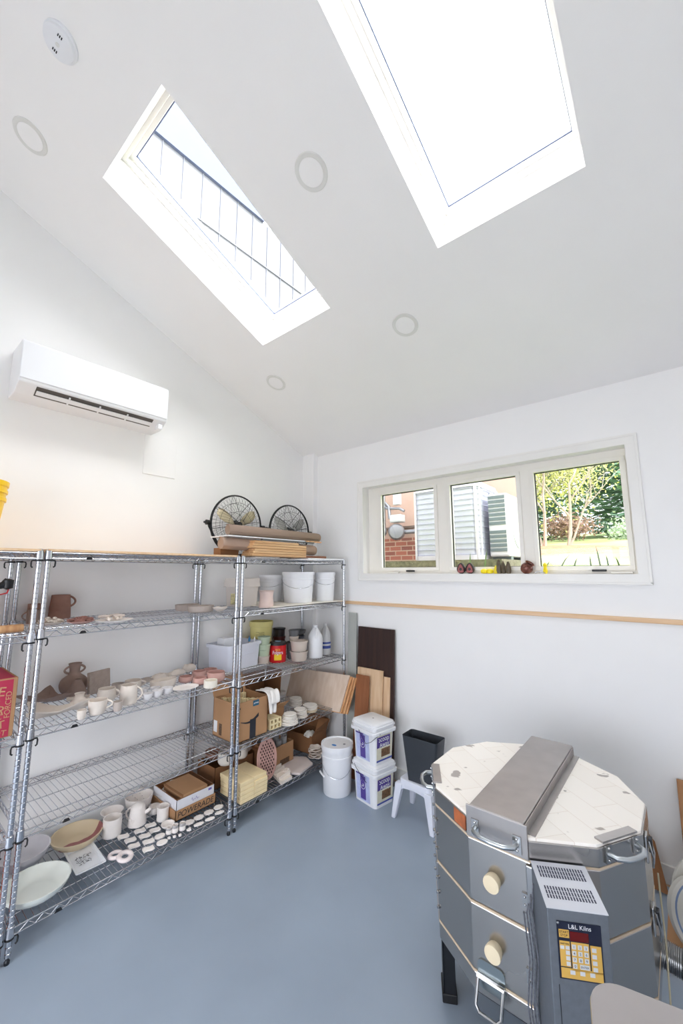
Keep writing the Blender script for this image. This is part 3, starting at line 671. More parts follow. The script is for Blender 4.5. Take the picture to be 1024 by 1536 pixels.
for (f, l) in (((0.5341, -1.728, 0.151, 0.0193, 0.0374), 'closest to the small round bowl'), ((0.5506, -1.6972, 0.151, 0.0195, 0.0433), 'in the middle'), ((0.5643, -1.6555, 0.151, 0.0198, 0.0436), 'closest to the scalloped tiles')):
    t = vessel('small_jar', 'little white jar with a dark stippled top, '+l, 'jar', f, [(.8, 0), (1, .1), (.95, .55), (.9, 1)], WHITECLAY, .003, 'little stippled jars')
    MB().lathe([(.93*f[3], f[4]*.62), (.96*f[3], f[4]*.66), (.93*f[3], f[4]*.98), (.90*f[3], f[4]*1.0), (.93*f[3], f[4]*.62)], 20).build('stippled_band', mat('stippled', (170, 166, 166), .7, noise=.5, scale=260), t, True)
for f, l in (((0.4979, -2.0311, 0.151, 0.0404, 0.0), 'further from the shelf edge'), ((0.5721, -2.0087, 0.151, 0.0445, 0.0), 'overlapping the other at the shelf edge')):
    mb = MB(); R0, r0 = f[3]*.70, f[3]*.30
    mb.lathe([(R0+r0*cos(a), r0*.75+r0*.75*sin(a)) for a in [2*pi*k/12 for k in range(13)]], 26)
    o = mb.build('clay_ring', mat('marbled_white', (226, 214, 212), .6, noise=.12, scale=26), None, True); o.location = (f[0], f[1], E0+.001+(.012 if 'overlapping' in l else 0)); o.rotation_euler = (0, .0 if 'further' in l else .18, 0)
    tag(o, 'thick marbled white clay ring, '+l, 'ring', 'marbled clay rings')

# cardboard tray with lettering, white box in it, small brown box on top
def open_box(mb, x0, x1, y0, y1, z0, z1, t_=.004):
    mb.box(x0, x1, y0, y1, z0, z0+t_)
    mb.box(x0, x0+t_, y0, y1, z0, z1); mb.box(x1-t_, x1, y0, y1, z0, z1); mb.box(x0, x1, y0, y0+t_, z0, z1); mb.box(x0, x1, y1-t_, y1, z0, z1)
    return mb
t = thing('cardboard_tray', 'brown cardboard drink tray with bold black lettering on its side', 'box', (.285, -1.50, E0))
open_box(MB(), -.17, .17, -.145, .155, 0, .062).build('tray', CARD, t)
text('lettering', 'POWERADE', .050, INK, t, (.1705, .002, .031), (pi/2, 0, pi/2), sx=1.0, shear=.15)
t = thing('shoe_box', 'open white cardboard box standing inside the brown drink tray', 'box', (.285, -1.50, E0+.005))
open_box(MB(), -.162, .162, -.137, .147, 0, .115, .003).build('box_wall', mat('white_card', (228, 228, 234), .7, noise=.02), t)
open_box(MB(), -.158, .158, -.133, .143, .003, .118, .002).build('brown_lining', CARDD, t)
def scr2(k):
    r_ = random.Random(k+40); return [(.1635, -.03+k*.02+j*.006, .085+r_.uniform(-.012, .012)) for j in range(4)]
scribble('handwriting', mat('violet_ink', (120, 110, 180), .5, noise=0), t, scr2, 3, .001)
MB().box(.162, .1635, .10, .125, .092, .106).build('purple_stamp', mat('violet_ink', (120, 110, 180), .5, noise=0), t)
mb = MB(); mb.box(-.125, .125, -.095, .095, 0, .065)
o = mb.build('cardboard_box', CARD, None, bevel=.003); o.location = (.315, -1.50, E0+.072); o.rotation_euler = (0, -.0, .02)
tag(o, 'small closed brown cardboard box lying in the white box', 'box')
MB().box(-.1255, .1255, -.0965, -.090, .055, .0662).build('lid_edge', CARDD, o)
mb = MB(); mb.add([(-.12, -.12, .0), (-.02, -.12, .03), (.02, .12, .02), (-.12, .13, .04), (-.13, .0, .06)], [(0, 1, 2, 3, 4)])
o = mb.build('wrapping_paper', mat('cream_paper', (226, 222, 212), .8), None); o.location = (.27, -1.52, E0+.055)
md = o.modifiers.new('s', 'SOLIDIFY'); md.thickness = .001
tag(o, 'crumpled cream wrapping paper in the open white box', 'paper')

# ================================================================ CORNER UNIT, SHELF B
def bail(t, r, zc, drop, ang, m=None):
    """wire bail handle hanging on a bucket; ang = side the loop hangs to"""
    a = radians(ang); pts = []
    for k in range(15):
        q = pi*k/14; lx = cos(q)*(r+.006); d = sin(q)
        pts.append((lx*cos(a)-d*(r*.10+.012)*sin(a)-sin(a)*math.sqrt(max(0, (r*.97)**2-(lx*.97)**2))*.98, lx*sin(a)+d*(.012+r*.10)*cos(a)+cos(a)*math.sqrt(max(0, (r*.97)**2-(lx*.97)**2))*.98, zc-drop*d))
    return MB().tube(pts, .0018, 6).build('bail_handle', m or CHROME, t, True)
def bucket(label, f, ang, lid=True, m=WPL, taper=.88, group=None, drop=.07, grip=False, name='bucket'):
    x, y, z, r, h = f
    t = thing(name, label, 'bucket', (x, y, z), 0, group)
    R_ = r; b = taper*r
    o = [(b*.97, 0), (b, .006), (r*.965, h*.72), (r*.965, h*.74), (r*1.0, h*.745), (r*1.0, h*.78), (r*.97, h*.79), (r*.975, h*.90)]
    MB().lathe(cup_profile(o+[(r*.98, h*.97)], .003), 40).build('body', m, t, True)
    if lid:
        MB().lathe([(r*.985, h*.90), (r*1.04, h*.90), (r*1.045, h*.97), (r*1.03, h), (r*.97, h), (r*.955, h*.975), (0, h*.975)], 40).build('lid', m, t, True)
    bl = bail(t, r, h*.76, drop, ang)
    return t
bucket('middle-sized white lidded bucket standing behind the widest white bucket', (0.1251, -0.594, 1.497, 0.1131, 0.2497), 215, group='white lidded buckets on the corner shelf', drop=.05)
bucket('widest white lidded bucket on the second shelf, with a hanging wire handle', (0.4126, -0.5126, 1.5, 0.1459, 0.2756), 230, group='white lidded buckets on the corner shelf', drop=.08)
bucket('white lidded bucket with an overhanging lid, nearest the corner', (0.4779, -0.2152, 1.5, 0.0971, 0.2715), 228, group='white lidded buckets on the corner shelf', drop=.05)
f = (0.2251, -1.0048, 1.488, 0.1117, 0.2361)
t = thing('food_tub', 'squarish off-white tub with a deep lid and a printed label', 'tub', (f[0], f[1], f[2]), .1)
MB().prism(rrect(f[3]*.84, f[3]*.84, .02), 0, f[4]*.80, None, 1.10).build('tub_body', mat('offwhite_plastic', (222, 214, 206), .5, noise=.03), t, True)
MB().prism(rrect(f[3]*1.06, f[3]*1.06, .03), f[4]*.70, f[4]*1.0, None, .93).build('lid', mat('offwhite_plastic', (222, 214, 206), .5), t, True)
mb = MB(); mb.box(f[3]*.92, f[3]*.935, -.07, -.02, .02, .11, Matrix.Rotation(-.95, 4, 'Z')); mb.build('printed_label', mat('olive_label', (196, 186, 140), .6, noise=.4, scale=60), t)
vessel('pitcher', 'unglazed cream and pink clay pitcher in front of the white buckets', 'pitcher', (0.4999, -0.9609, 1.488, 0.0651, 0.1354), [(.95, 0), (.93, .1), (.82, .6), (.88, .9), (1, 1)], mat('two_tone_clay', (224, 200, 190), .8, noise=.10, scale=9), .004)
BRD = mat('white_board', (232, 226, 214), .6, noise=.02)
tag(MB().box(.10, .60, -.97, -.52, 1.489, 1.496).build('shelf_board', BRD, bevel=.001), 'cream board under the middle-sized white bucket', 'board')
tag(MB().box(.06, .625, -.84, -.105, 1.4965, 1.5).build('shelf_board', BRD), 'wide cream board under the two front white buckets', 'board')

# ---- SHELF C
BZ = (.30, -1.12)
f0 = (0.2331, -1.1796, 0.992); f1 = (0.1198, -0.7917, 0.992)
t = thing('storage_bin', 'white plastic storage bin holding bottles and a small box', 'storage bin', (.20, -1.045, .993), radians(8))
hx, hy, hb = .135, .18, .195
def bin_mesh(hx, hy, h, r=.03, tk=.003, k=.93):
    o, i_ = rrect(hx, hy, r), rrect(hx-tk, hy-tk, r-tk); n = len(o)
    vs = [(x*k, y*k, 0) for x, y in o]+[(x, y, h) for x, y in o]+[(x, y, h) for x, y in i_]+[(x*k, y*k, tk) for x, y in i_]
    return MB().add(vs, [(a*n+q, a*n+(q+1) % n, (a+1)*n+(q+1) % n, (a+1)*n+q) for a in range(3) for q in range(n)]+[tuple(range(n))[::-1], tuple(range(3*n, 4*n))])
bin_mesh(hx, hy, hb).build('bin_body', BPL, t, True)
mb = MB(); o, i_ = rrect(hx+.012, hy+.012, .035), rrect(hx-.002, hy-.002, .028); n = len(o)
vs = [(x, y, hb-.022) for x, y in o]+[(x, y, hb+.003) for x, y in o]+[(x, y, hb+.003) for x, y in i_]+[(x, y, hb-.022) for x, y in i_]
mb.add(vs, [(a*n+q, a*n+(q+1) % n, ((a+1) % 4)*n+(q+1) % n, ((a+1) % 4)*n+q) for a in range(4) for q in range(n)]); mb.build('rim', BPL, t, True)
MB().box(hx*.965-.004, hx*.965+.006, -.1, .1, hb*.55, hb*.57).build('side_groove', BPL, t)
tag(MB().box(.13, .23, -1.17, -1.06, 1.0, 1.235).build('white_box', WPL, bevel=.002), 'small white carton standing inside the storage bin', 'box')
for (x, y, r, h, capm, lab) in ((.25, -.93, .014, .235, mat('blue_cap', (40, 120, 170), .4), 'clear bottle with a blue cap in the storage bin'), (.27, -.89, .013, .225, WPL, 'small white squeeze bottle in the storage bin')):
    t = thing('bottle', lab, 'bottle', (x, y, .997))
    MB().lathe([(0, 0), (r, 0), (r, h*.72), (r*.45, h*.82), (r*.4, h*.86), (0, h*.86)], 16).build('body', mat('tan_liquid', (188, 170, 150), .3) if 'blue' in lab else WPL, t, True)
    MB().lathe([(r*.7, h*.80), (r*.7, h*.90), (r*.3, h*.96), (r*.2, h), (0, h)], 16).build('cap', capm, t, True)
YT = mat('yellow_tub', (224, 212, 140), .5, noise=.02); GT = mat('green_tub', (186, 200, 172), .5, noise=.03); BT = mat('beige_tub', (206, 192, 180), .5, noise=.03)
def tub(label, f, m, z=None, h=None, group=None, lidm=None, bands=True, cat='tub', taper=.82):
    x, y, zz, r, hh = f
    z = zz if z is None else z; h = hh if h is None else h
    t = thing('plastic_tub', label, cat, (x, y, z), 0, group)
    o = [(r*taper, 0), (r*.95, h*.86), (r*1.0, h*.87), (r*1.02, h*.97), (r, h)]
    MB().lathe(cup_profile(o, .003), 30).build('body', m, t, True)
    if lidm: MB().lathe([(r*1.03, h*.84), (r*1.05, h*.86), (r*1.05, h*1.02), (r*1.0, h*1.04), (0, h*1.04)], 30).build('lid', lidm, t, True)
    return t, r, h
t, r, h = tub('large yellow-green plastic tub with handwriting on its side', (0.1187, -0.6968, 0.993, 0.1067, 0.3332), YT)
def on_side(r, z, a, jitter, k, seed):
    r_ = random.Random(seed+k); out = []
    for j in range(6):
        aa = a+j*.035; out.append((r*cos(aa), r*sin(aa), z+r_.uniform(-jitter, jitter)))
    return out
scribble('handwriting', INK, t, lambda k: on_side(r*.945, h*.72-(k//4)*.018, -1.15+(k % 4)*.2, .006, k, 5), 8, .0009)
f = (0.2918, -0.8023, 0.993, 0.0543, 0.0)
LV = [(.993, .062, BT, 'small beige plastic tub at the bottom of the stack of three', f[3]*1.0), (1.055, .098, GT, 'green plastic tub with handwriting, middle of the stack of three', f[3]*1.06), (1.153, .062, GT, 'pale green plastic tub topmost in the stack of three', f[3]*1.03)]
for z, h, m, lab, rr in LV:
    t, r, _h = tub(lab, (f[0], f[1], z, rr, h), m, group='tubs stacked beside the coffee can')
    if 'handwriting' in lab: scribble('handwriting', mat('green_ink', (70, 110, 80), .6), t, lambda k: on_side(r*.90, h*.70-(k//4)*.018, -1.3+(k % 4)*.25, .006, k, 9), 8, .0008)
f = (0.3375, -0.6812, 0.993, 0.0731, 0.1593); r, h = f[3], f[4]
t = thing('coffee_can', 'red plastic coffee can with black lid and yellow label', 'can', (f[0], f[1], f[2]), 0)
MB().lathe([(0, 0), (r*.98, 0), (r, .004), (r, h*.93), (r*.96, h*.95), (0, h*.95)], 36).build('body', mat('red_plastic', (206, 22, 30), .35, noise=.02), t, True)
MB().lathe([(r*1.02, h*.90), (r*1.03, h*.97), (r*.98, h*1.06), (0, h*1.06)], 36).build('lid', BLACK, t, True)
def curved_patch(rr, a0, a1, z0, z1, n=10):
    mb = MB(); vs = []
    for k in range(n+1):
        a = a0+(a1-a0)*k/n; vs += [(rr*cos(a), rr*sin(a), z0), (rr*cos(a), rr*sin(a), z1), ((rr-.001)*cos(a), (rr-.001)*sin(a), z0), ((rr-.001)*cos(a), (rr-.001)*sin(a), z1)]
    fs = []
    for k in range(n):
        b = 4*k; fs += [(b, b+4, b+5, b+1), (b+2, b+3, b+7, b+6), (b+1, b+5, b+7, b+3), (b, b+2, b+6, b+4)]
    fs += [(0, 1, 3, 2), (4*n, 4*n+2, 4*n+3, 4*n+1)]
    return mb.add(vs, fs)
va = math.atan2(-3.18-f[1], 3.17-f[0])
curved_patch(r+.0010, va-.42, va+.46, h*.14, h*.44).build('yellow_label', mat('yellow_label', (244, 206, 30), .4), t)
curved_patch(r+.0010, va-.30, va+.30, h*.62, h*.74).build('picture_label', mat('orange_label', (214, 120, 40), .4, noise=.5, scale=90), t)
LT = r*.62
text('lettering', 'Folgers', h*.26, WPL, t, ((r+.002)*cos(va), (r+.002)*sin(va), h*.54), (pi/2, 0, va+pi/2), sx=.75)
MB().prism(rrect(.024, .018, .008), h*1.062, h*1.10).build('sponge', mat('blue_grey_sponge', (120, 140, 156), .9), t)
f = (0.0684, -0.428, 0.993, 0.0564, 0.2294)
JR = mat('maroon_jar', (104, 48, 44), .35, noise=.1)
tub('dark maroon tub behind the red coffee can', (f[0], f[1], .993, f[3]*1.05, .16), JR, taper=.9)
tub('black-lidded dark jar stacked on the maroon tub', (f[0], f[1], 1.154, f[3]*1.0, .075), mat('smoky_jar', (70, 60, 58), .3, noise=.1), lidm=BLACK, taper=.95)
f = (0.3707, -0.5089, 0.993, 0.0652, 0.2322); DG = mat('dark_grey_tub', (112, 112, 114), .5, noise=.05)
tub('large dark grey tub behind the two beige tubs', (f[0]-.02, f[1]+.01, .993, .072, .145), DG)
tub('beige tub standing on the large dark grey tub', (f[0]-.02, f[1]+.01, 1.139, .046, .05), BT)
tub('dark grey tub upside of the beige one, topmost at the back of the shelf', (f[0]-.02, f[1]+.01, 1.190, .050, .052), DG)
fB = (0.4538, -0.5323, 0.993, 0.0804, 0.0)
tub('beige plastic tub at the bottom of the pair beside the white jug', (fB[0], fB[1], .993, fB[3], .082), BT, group='beige tubs beside the white jug')
tub('beige plastic tub on top of another beige tub, beside the white jug', (fB[0], fB[1], 1.076, fB[3], .088), BT, group='beige tubs beside the white jug')
vessel('bowl', 'dark grey metal bowl stacked behind the beige tubs', 'bowl', (.25, -.36, 1.17, .085, .05), BOWL, DG, .003)
vessel('bowl', 'dark bluish bowl under the grey metal bowl at the back', 'bowl', (.25, -.36, 1.12, .07, .05), BOWL, mat('slate_bowl', (84, 88, 96), .4), .003)
tub('dark tub carrying the stacked grey bowls', (.25, -.36, .993, .06, .126), DG)
def jug(label, f, labelband=False, m=WPL):
    x, y, z, r, h = f
    t = thing('gallon_jug', label, 'jug', (x, y, z), va, 'gallon jugs on the corner shelf')
    MB().lathe(smooth_prof([(r*.94, 0), (r, .012), (r, h*.28), (r, h*.56), (r*.86, h*.70), (r*.40, h*.88), (r*.26, h*.93), (r*.26, h*.95)], 8)+[(0, h*.95)], 32).build('body', m, t, True)
    MB().lathe([(r*.30, h*.93), (r*.31, h), (0, h)], 20).build('cap', m, t, True)
    MB().tube([(r*.26, 0, h*.90), (r*.72, 0, h*.86), (r*.98, 0, h*.72), (r*.99, 0, h*.60)], r*.11, 8).build('handle', m, t, True)
    if labelband:
        lb = mat('blue_label', (52, 74, 150), .4, noise=.15, scale=50)
        curved_patch(r+.001, -.8, 1.2, h*.20, h*.29).build('label', lb, t); curved_patch(r+.001, -.8, 1.2, h*.35, h*.41).build('label', lb, t)
    return t
jug('plain white plastic gallon jug in front of the jug with the blue label', (0.4766, -0.3447, 0.993, 0.069, 0.2908))
jug('translucent gallon jug with a blue label, nearest the corner post', (0.4489, -0.1755, 0.993, 0.0547, 0.2865), True, mat('milky_plastic', (206, 206, 206), .35, noise=.02))

# ---- SHELF D
E0 = .557
CARDM = CARD
t = thing('cardboard_box', 'open cardboard box with black tape and curved arrow, full of kiln posts', 'box', (.458, -1.152, E0))
hx, hy, H_ = .142, .148, .27
open_box(MB(), -hx, hx, -hy, hy, 0, H_, .005).build('box_body', CARD, t)
MB().add([(-hx, -hy, H_), (-hx, hy, H_), (-hx-.05, hy, H_+.12), (-hx-.05, -hy, H_+.12)], [(0, 1, 2, 3)]).build('flap', CARD, t).modifiers.new('s', 'SOLIDIFY').thickness = .004
TAPE = mat('black_tape', (34, 36, 44), .35)
MB().box(hx, hx+.0008, -.02, .035, 0, .135).build('tape', TAPE, t)
mb = MB(); up_, lo_ = [], []
for k in range(17):
    u = k/16; y = -.105+.165*u; zc = .136-.026*sin(pi*u)+.018*u; th = .002+.011*u
    up_.append((hx+.0014, y, zc+th)); lo_.append((hx+.0014, y, zc-th))
mb.add(up_+lo_, [(k, k+1, 18+k, 17+k) for k in range(16)]); mb.build('curved_arrow', TAPE, t)
MB().box(hx, hx+.0012, .005, .060, .222, .262).build('blue_sticker', mat('teal_sticker', (40, 92, 118), .4, noise=.2, scale=60), t)
text('lettering', 'prime', .018, WPL, t, (hx+.0018, .033, .243), (pi/2, 0, pi/2))
MB().box(hx, hx+.001, -.125, -.108, .225, .238).build('mark', TAPE, t)
MB().box(-.13, -.085, -hy-.001, -hy, .03, .11).build('paper_label', WPL, t)
MB().box(-.06, -.025, -hy-.001, -hy, .02, .10).build('printed_square', mat('printed_brown', (92, 70, 52), .8, noise=.5, scale=90), t)
text('lettering', 'amazon', .045, INK, t, (.02, hy-.0055, .21), (pi/2, 0, 0))
KP = mat('kiln_post_cream', (232, 216, 172), .85, noise=.05)
def kiln_post(x, y, z, L_, label, group, rx=0, s_=.037):
    mb = MB(); w_ = s_/2; i_ = w_*.64
    for s1 in (0,):
        o, q = [(-w_, -w_), (w_, -w_), (w_, w_), (-w_, w_)], [(-i_, -i_), (i_, -i_), (i_, i_), (-i_, i_)]
        vs = [(0, a, b) for a, b in o]+[(0, a, b) for a, b in q]+[(L_, a, b) for a, b in o]+[(L_, a, b) for a, b in q]
        fs = []
        for k in range(4):
            j = (k+1) % 4
            fs += [(k, j, 4+j, 4+k), (8+k, 12+k, 12+j, 8+j), (k, 8+k, 8+j, j), (4+k, 4+j, 12+j, 12+k)]
        mb.add(vs, fs)
    o = mb.build('kiln_post', KP, None, bevel=.001); o.location = (x, y, z); o.rotation_euler = (0, rx, 0)
    return tag(o, label, 'kiln post', group)
for j in range(3):
    for k in range(2):
        kiln_post(.475, -.955+j*.0385, E0+.020+k*.038, .125, 'square hollow kiln post in the cream stack under the white towel', 'kiln posts stacked beside the open box')
for j in range(6):
    for k in range(4):
        kiln_post(.335+k*.06, -1.27+j*.046, E0+.215+.012*((j*3+k*5) % 4), .085, 'square hollow kiln post standing on end inside the open box', 'kiln posts in the open box', rx=pi/2, s_=.034)
# towel over the box corner
t = thing('white_towel', 'white towel draped over the corner of the open box', 'towel', (0, 0, 0))
xs_, zs_ = [], []
path = [(.47, .835), (.53, .846), (.585, .846), (.618, .835), (.630, .79), (.634, .73), (.636, .68)]
mb = MB(); vs = []; nn = 12
for i, (px, pz) in enumerate(path):
    for k in range(nn+1):
        u = k/nn; wv = .005*sin(u*14+i*.7)+(.006*sin(u*9) if i > 3 else 0)
        y = -1.035+(.105-.006*i)*u+.004*i
        vs.append((px+(wv if i > 3 else 0), y, pz+(wv if i <= 3 else 0)+.012))
mb.add(vs, [(i*(nn+1)+k, i*(nn+1)+k+1, (i+1)*(nn+1)+k+1, (i+1)*(nn+1)+k) for i in range(len(path)-1) for k in range(nn)])
o = mb.build('towel_cloth', mat('terry', (238, 234, 230), .95, noise=.03, bump=.4, bscale=200), t, True); o.modifiers.new('s', 'SOLIDIFY').thickness = .009; sb = o.modifiers.new('ss', 'SUBSURF'); sb.levels = 1; sb.render_levels = 1
mb = MB(); vs = []
for i, (px, pz) in enumerate([(.60, .862), (.632, .85), (.650, .81), (.655, .765)]):
    for k in range(7):
        u = k/6; vs.append((px+.004*sin(u*8), -1.0+.085*u-.004*i, pz+(.006*sin(u*9))))
mb.add(vs, [(i*7+k, i*7+k+1, (i+1)*7+k+1, (i+1)*7+k) for i in range(3) for k in range(6)])
o = mb.build('towel_fold', MATS['terry'], t, True); o.modifiers.new('s', 'SOLIDIFY').thickness = .01; sb = o.modifiers.new('ss', 'SUBSURF'); sb.levels = 1; sb.render_levels = 1
# boxes behind with raised flaps
t = thing('cardboard_box', 'open cardboard box with raised flaps against the wall, behind the white discs', 'box', (.17, -.72, E0))
open_box(MB(), -.11, .11, -.13, .13, 0, .17).build('box_body', CARDD, t)
for (q) in ([(-.11, -.13, .17), (-.11, .13, .17), (-.12, .13, .31), (-.12, -.13, .31)], [(-.11, .13, .17), (.11, .13, .17), (.10, .15, .34), (-.10, .15, .34)], [(-.11, -.13, .17), (.11, -.13, .17), (.10, -.22, .27), (-.10, -.22, .27)]):
    MB().add(q, [(0, 1, 2, 3)]).build('flap', CARDD, t).modifiers.new('s', 'SOLIDIFY').thickness = .004
t = thing('cardboard_box', 'small cardboard box with one raised flap, beside the cream kiln posts', 'box', (.41, -.80, E0))
open_box(MB(), -.07, .07, -.075, .075, 0, .10, .003).build('box_body', CARD, t)
MB().add([(.07, -.075, .10), (.07, .075, .10), (.15, .06, .165), (.15, -.06, .165)][::-1], [(0, 1, 2, 3)]).build('flap', CARD, t).modifiers.new('s', 'SOLIDIFY').thickness = .003
DISC = mat('white_disc', (228, 222, 214), .75, noise=.03, scale=20)
def disc(x, y, z, r, h, label, group, m=DISC, tilt=0):
    o = MB().lathe([(0, 0), (r*.95, 0), (r, h*.25), (r, h*.75), (r*.95, h), (r*.85, h*.9), (0, h*.8)], 28).build('clay_disc', m, None, True)
    o.location = (x, y, z); o.rotation_euler = (tilt, tilt*.5, 0); tag(o, label, 'disc', group)
for (f, n_, lab, mk) in (((0.5935, -0.7688, 0.557, 0.0755, 0.0), 7, 'flat white clay disc in the front stack beside the kiln posts', [1, .95, .88, .84, .80, .74, .70]),
        ((0.5527, -0.6045, 0.557, 0.0594, 0.0), 6, 'flat white clay disc in the second stack from the front edge', [1, .97, .92, .90, .88, .86]),
        ((0.5212, -0.4506, 0.557, 0.0619, 0.0), 5, 'flat white clay disc in the neat stack before the leaning plywood', [1, 1, 1, 1.02, 1.02]),
        ((0.3074, -0.4251, 0.557, 0.0613, 0.0), 6, 'flat white clay disc in the rear stack by the raised cardboard flap', [1, 1, 1, .95, .95, .9])):
    for k in range(n_):
        r_ = f[3]*mk[k]; h = .0095
        disc(f[0]+random.uniform(-.004, .004), f[1]+random.uniform(-.004, .004), E0+.001+k*(h+.0014), r_, h, lab, lab.replace('flat white clay disc', 'white discs'), DISC if k > 1 or 'neat' not in lab else mat('cream_disc', (216, 200, 174), .8))
for k, (px, py) in enumerate(((411, 1056), (420, 1051))):
    p = (0.1875, -0.5792, 0.557) if k == 0 else (0.1635, -0.4771, 0.557)
    vessel('bowl', ('white clay bowl upright in the small box', 'white clay bowl behind the small box, nearest the tall flap')[k], 'bowl', (p[0], p[1], E0+.075, .045, .035), BOWL, DISC, .004)
# leaning plywood sheets
PLY = wood('maple_ply', (214, 190, 168), (228, 208, 190), 'Z', .5); PINE = wood('warm_pine', (196, 140, 92), (222, 176, 128), 'Z', 1)
def sheet(name, label, corners, th, m, cat='board', group=None):
    a, b, c, d = [Vector(p) for p in corners]; n = (b-a).cross(d-a).normalized()*th
    mb = MB(); mb.add([a, b, c, d, a+n, b+n, c+n, d+n], [(0, 1, 2, 3), (7, 6, 5, 4), (0, 4, 5, 1), (1, 5, 6, 2), (2, 6, 7, 3), (3, 7, 4, 0)])
    return tag(mb.build(name, m), label, cat, group)
TLp, TRp, BRp = Vector((-0.0343, -0.18, 0.7999)), Vector((0.7529, -0.18, 0.8428)), Vector((0.7144, -0.28, 0.5422))
BLp = TLp+(BRp-TRp)
sheet('plywood_sheet', 'large pale plywood sheet leaning in the corner of the shelving, front one', [TLp, TRp, BRp, BLp], .012, PLY)
for k, (dx, dz, lab) in enumerate(((.020, -.012, 'thin pine board leaning directly behind the pale plywood sheet'), (.036, -.02, 'second pine board leaning behind the pale plywood sheet'), (.050, -.025, 'rearmost pine board leaning behind the pale plywood sheet'))):
    off = Vector((dx, .014*(k+1), dz)); sheet('pine_board', lab, [TLp+off+Vector((.1, 0, 0)), TRp+off, BRp+off+Vector((-.01, .012*k, 0)), BLp+off+Vector((.1, .012*k, 0))], .010, PINE)

# ---- SHELF E
E0 = .151
i_ = 0
for layer in range(5):
    for k in range(2):
        h = .0278
        dx, dy = (.0, .0) if layer < 4 else (-.004, -.004)
        o = MB().box(-.126, .126, -.0595, .0595, 0, h-.0014).build('firebrick', FBRICK, None, bevel=.0028)
        o.location = (.498+dx+random.uniform(-.003, .003), -1.192+k*.1215+dy, E0+layer*h)
        tag(o, 'pale yellow firebrick in the stack beside the front posts', 'brick', 'firebricks on the bottom shelf')
def closed_box(name, label, x0, x1, y0, y1, z0, z1, m, cat='box', bevel=.003):
    return tag(MB().box(x0, x1, y0, y1, z0, z1).build(name, m, None, bevel=bevel), label, cat)
t = thing('cardboard_box', 'low brown cardboard box at the back, under the white clay pots', 'box', (.19, -1.09, E0))
open_box(MB(), -.12, .12, -.17, .19, 0, .15).build('box_body', CARDD, t)
closed_box('cardboard_box', 'flat brown cardboard box standing between shelving posts and firebricks', .10, .30, -.88, -.70, E0, E0+.16, CARDD)
vessel('clay_pot', 'round white clay pot lying over the low brown box, left of the firebricks', 'pot', (.30, -1.16, E0+.153, .062, .085), BELLY, DISC, .006)
vessel('clay_pot', 'white clay bowl beside the round white pot above the firebricks', 'pot', (.30, -1.02, E0+.153, .055, .07), BELLY, DISC, .006)
vessel('clay_pot', 'grey ring-shaped clay pot seen above the firebricks', 'pot', (.22, -.93, E0+.153, .065, .06), BELLY, GREYCLAY, .008)
vessel('clay_pot', 'reddish clay dish at the back behind the white clay pots', 'pot', (.14, -1.16, E0+.153, .075, .05), BOWL, BROWNCLAY, .006)
# pierced pink oval platter standing on edge
t = thing('pierced_platter', 'pink pierced clay platter standing on edge behind the firebricks', 'platter', (.475, -.90, E0+.150), 0); t.rotation_euler = (.0, -.10, -.12)
n = 36; A_, B_ = .085, .148
ed = [(A_*cos(2*pi*k/n), B_*sin(2*pi*k/n)) for k in range(n)]
mb = MB(); mb.prism([(y, z) for y, z in ed], 0, .012, Matrix(((0, 0, 1, 0), (1, 0, 0, 0), (0, 1, 0, 0), (0, 0, 0, 1)))); mb.build('plate_body', PINKCLAY, t, True)
mb = MB(); mb.tube([(.008, y, z) for y, z in ed], .009, 6, closed=True); mb.build('rim', PINKCLAY, t, True)
mb = MB()
for ky in range(-3, 4):
    for kz in range(-6, 7):
        y, z = ky*.0235+(.0118 if kz % 2 else 0), kz*.021
        if (y/(A_*.82))**2+(z/(B_*.86))**2 < 1:
            mb.prism([(y+.0062*cos(2*pi*q/8), z+.0085*sin(2*pi*q/8)) for q in range(8)], .0121, .0128, Matrix(((0, 0, 1, 0), (1, 0, 0, 0), (0, 1, 0, 0), (0, 0, 0, 1))))
mb.build('pierced_holes', mat('hole_dark', (72, 48, 44), .9), t)
t = thing('cardboard_box', 'open cardboard box with glass jars in it, behind the hexagonal slab', 'box', (.33, -.70, E0), .06)
open_box(MB(), -.10, .10, -.13, .14, 0, .175).build('box_body', CARD, t)
MB().box(.1, .101, -.02, .09, .02, .06).build('printed_mark', mat('printed_brown', (92, 70, 52), .8), t); MB().box(.1, .101, -.10, -.08, .08, .10).build('printed_mark', MATS['printed_brown'], t)
GLS = mat('grey_glass', (150, 150, 150), .15, noise=.2, scale=30)
for k, (x, y) in enumerate(((.38, -.77), (.39, -.70), (.38, -.63), (.31, -.74), (.30, -.65))):
    vessel('glass_jar', 'cloudy glass jar standing in the open box behind the hexagonal slab', 'jar', (x, y, E0+.006, .027, .19+.012*(k % 3)), CYL, GLS, .002, 'glass jars in the cardboard box')
hexp = [(0.4072, -0.7058, 0.165), (0.3644, -0.5247, 0.165), (0.4757, -0.4493, 0.165), (0.6032, -0.4973, 0.165), (0.6414, -0.6882, 0.165), (0.5855, -0.7275, 0.165)]
c_ = sum((Vector(p) for p in hexp), Vector())/6
o = MB().prism([(p[0]-c_.x, p[1]-c_.y) for p in hexp], 0, .016).build('kiln_shelf_slab', mat('pinkish_slab', (214, 202, 198), .8, noise=.04), None, bevel=.001); o.location = (c_.x, c_.y, E0)
tag(o, 'flat hexagonal pale kiln shelf slab near the end of the bottom shelf', 'kiln shelf')
rk = (0.5789, -0.85, 0.165)
t = thing('glaze_rack', 'small white slotted clay rack with sawtooth edge, beside the firebricks', 'rack', (.50, -.83, E0), 0)
